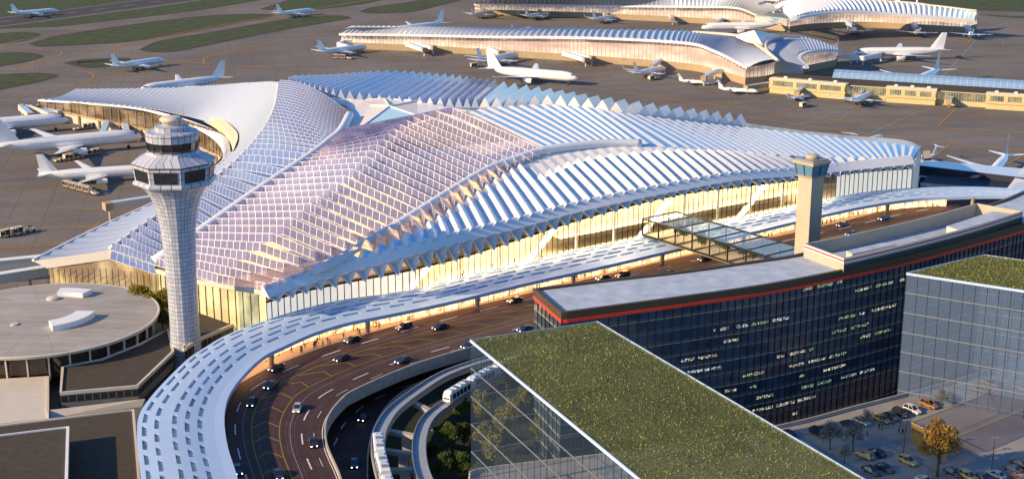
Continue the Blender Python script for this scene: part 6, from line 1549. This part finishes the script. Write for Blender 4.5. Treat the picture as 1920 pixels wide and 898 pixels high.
# ------------------------------------------------------------------ people
def person_model(pose, top, legs, bag=None):
    st = .22 if pose == 'walk' else .09
    J = {'pel': (0, 0, .95), 'waist': (0, 0, 1.08), 'chest': (.01, 0, 1.32), 'neck': (.02, 0, 1.50), 'head0': (.04, 0, 1.60), 'head1': (.04, 0, 1.74)}
    E = [('pel', 'waist'), ('waist', 'chest'), ('chest', 'neck'), ('neck', 'head0'), ('head0', 'head1')]
    Rr = {'pel': .155, 'waist': .14, 'chest': .17, 'neck': .06, 'head0': .09, 'head1': .085}
    for s, n in ((1, 'l'), (-1, 'r')):
        f = st * s if pose == 'walk' else .0
        sh = .04 if pose != 'hips' else .12
        J.update({'hip' + n: (0, s * .10, .88), 'kn' + n: (f * .7 + .03, s * (.11 if pose == 'walk' else .13), .49), 'an' + n: (f * 1.3 - .02, s * (.11 if pose == 'walk' else .15), .09), 'to' + n: (f * 1.3 + .15, s * (.12 if pose == 'walk' else .17), .04),
                  'sh' + n: (0, s * .19, 1.43), 'el' + n: (-f * .6 - .02, s * (.24 + sh), 1.14), 'ha' + n: (-f * 1.2 + .10, s * (.25 if pose != 'hips' else .20), .90 if pose != 'hips' else 1.02)})
        E += [('pel', 'hip' + n), ('hip' + n, 'kn' + n), ('kn' + n, 'an' + n), ('an' + n, 'to' + n), ('chest', 'sh' + n), ('sh' + n, 'el' + n), ('el' + n, 'ha' + n)]
        Rr.update({'hip' + n: .11, 'kn' + n: .075, 'an' + n: .05, 'to' + n: .045, 'sh' + n: .075, 'el' + n: .05, 'ha' + n: .042})
    ks = list(J); me = bpy.data.meshes.new('skeleton'); me.from_pydata([J[k] for k in ks], [(ks.index(a), ks.index(c)) for a, c in E], [])
    o = bpy.data.objects.new('skeleton', me); COL.objects.link(o); md = o.modifiers.new('s', 'SKIN')
    for i, k in enumerate(ks): me.skin_vertices[0].data[i].radius = (Rr[k], Rr[k] * (1.0 if k not in ('chest', 'waist', 'pel') else .95)); me.skin_vertices[0].data[i].use_root = k == 'pel'
    sb = o.modifiers.new('u', 'SUBSURF'); sb.levels = 1
    dg = bpy.context.evaluated_depsgraph_get(); nm = bpy.data.meshes.new_from_object(o.evaluated_get(dg)); bpy.data.objects.remove(o)
    nm.name = 'person'; nm.materials.clear()
    for m in (legs, top, 'skin', 'hair', 'dark'): nm.materials.append(M[m])
    for p in nm.polygons:
        z, x, y = p.center.z, p.center.x, abs(p.center.y)
        p.material_index = 4 if z < .10 else 0 if z < .96 and not (y > .19 and z > .80) else 2 if (y > .17 and z < .97 and z > .8) else 1 if z < 1.49 else 3 if (z > 1.70 or (x < .02 and z > 1.56)) else 2
        p.use_smooth = True
    q = bpy.data.objects.new('person', nm); COL.objects.link(q); tag(q, 'person', 'person'); return q
PM = [person_model('walk', 'cloth_black', 'cloth_black'), person_model('stand', 'cloth_grey', 'cloth_black'), person_model('walk', 'cloth_red', 'cloth_black'), person_model('stand', 'cloth_white', 'cloth_blue'), person_model('hips', 'cloth_black', 'cloth_grey')]
PT = ['person in black walking on the pavement under the slotted canopy', 'person in grey top and dark trousers standing under the slotted canopy', 'person in red top walking on the pavement under the slotted canopy', 'person in white top and blue trousers standing under the slotted canopy']
def put_person(i, p, h, label, group, s=1.12):
    o = PM[i] if not USED.get('pm%d' % i) else PM[i].copy()
    if USED.get('pm%d' % i): COL.objects.link(o)
    USED['pm%d' % i] = True; o.location = p; o.rotation_euler = (0, 0, h); o.scale = (s,) * 3; o['label'] = label; o['group'] = group
ki = [i for i in range(NK) if 560 < uofp(KERB[i]) < 1690]
rp = random.Random(5)
for k in range(96):
    i = rp.choice(ki)
    if uofp(KERB[i]) < 900 and rp.random() < .55: i = rp.choice(ki)
    t = (KERB[min(i + 1, NK - 1)] - KERB[i - 1]).normalized(); n = V((-t.y, t.x, 0)); p = KERB[i].lerp(KERB[min(i + 1, NK - 1)], rp.random()) + n * rp.uniform(.5, 4.6)
    j = rp.choice((0, 0, 1, 0, 2, 3, 1)); put_person(j, up(p, ZR + .15), rp.uniform(0, 6.28), PT[j], ['people in black under the canopy', 'people in grey under the canopy', 'people in red under the canopy', 'people in white under the canopy'][j], 1.15)
HT = ['person in black crossing the bright hall behind the tall glass front', 'person in grey standing in the bright hall behind the tall glass front', 'person in red crossing the bright hall behind the tall glass front', 'person in white standing in the bright hall behind the tall glass front']
for k in range(46):
    i = rp.randrange(c1 + 2, c2 - 4); p = fb[i] + nrm[i] * rp.uniform(3, 20); j = rp.choice((0, 1, 0, 2, 3))
    put_person(j, up(p, 8.2), rp.uniform(0, 6.28), HT[j], ['people in black in the hall', 'people in grey in the hall', 'people in red in the hall', 'people in white in the hall'][j], 1.1)
DP = [(1648, 804, 0, 'left one of a close pair standing on the deck'), (1653, 805, 1, 'right one of a close pair standing on the deck'), (1675, 798, 1, 'by the nose of the tan saloon'), (1688, 800, 4, 'behind the front pair of the standing group'),
      (1698, 807, 4, 'with hands on hips at the right of the standing group'), (1685, 812, 1, 'front left one of the standing group'), (1692, 815, 0, 'frontmost of the standing group, seen below the others'), (1714, 800, 0, 'at the amber wall corner, left of a close pair'),
      (1719, 801, 1, 'at the amber wall corner, right of a close pair'), (1711, 811, 4, 'in front of the pair at the amber wall'), (1626, 818, 1, 'standing alone left of the group on the deck')]
for u, v, j, w_ in DP: put_person(j, G(u, v, ZD + .02), rp.uniform(0, 6.28), 'person in dark clothes ' + w_, 'people on the parking deck', 1.12)
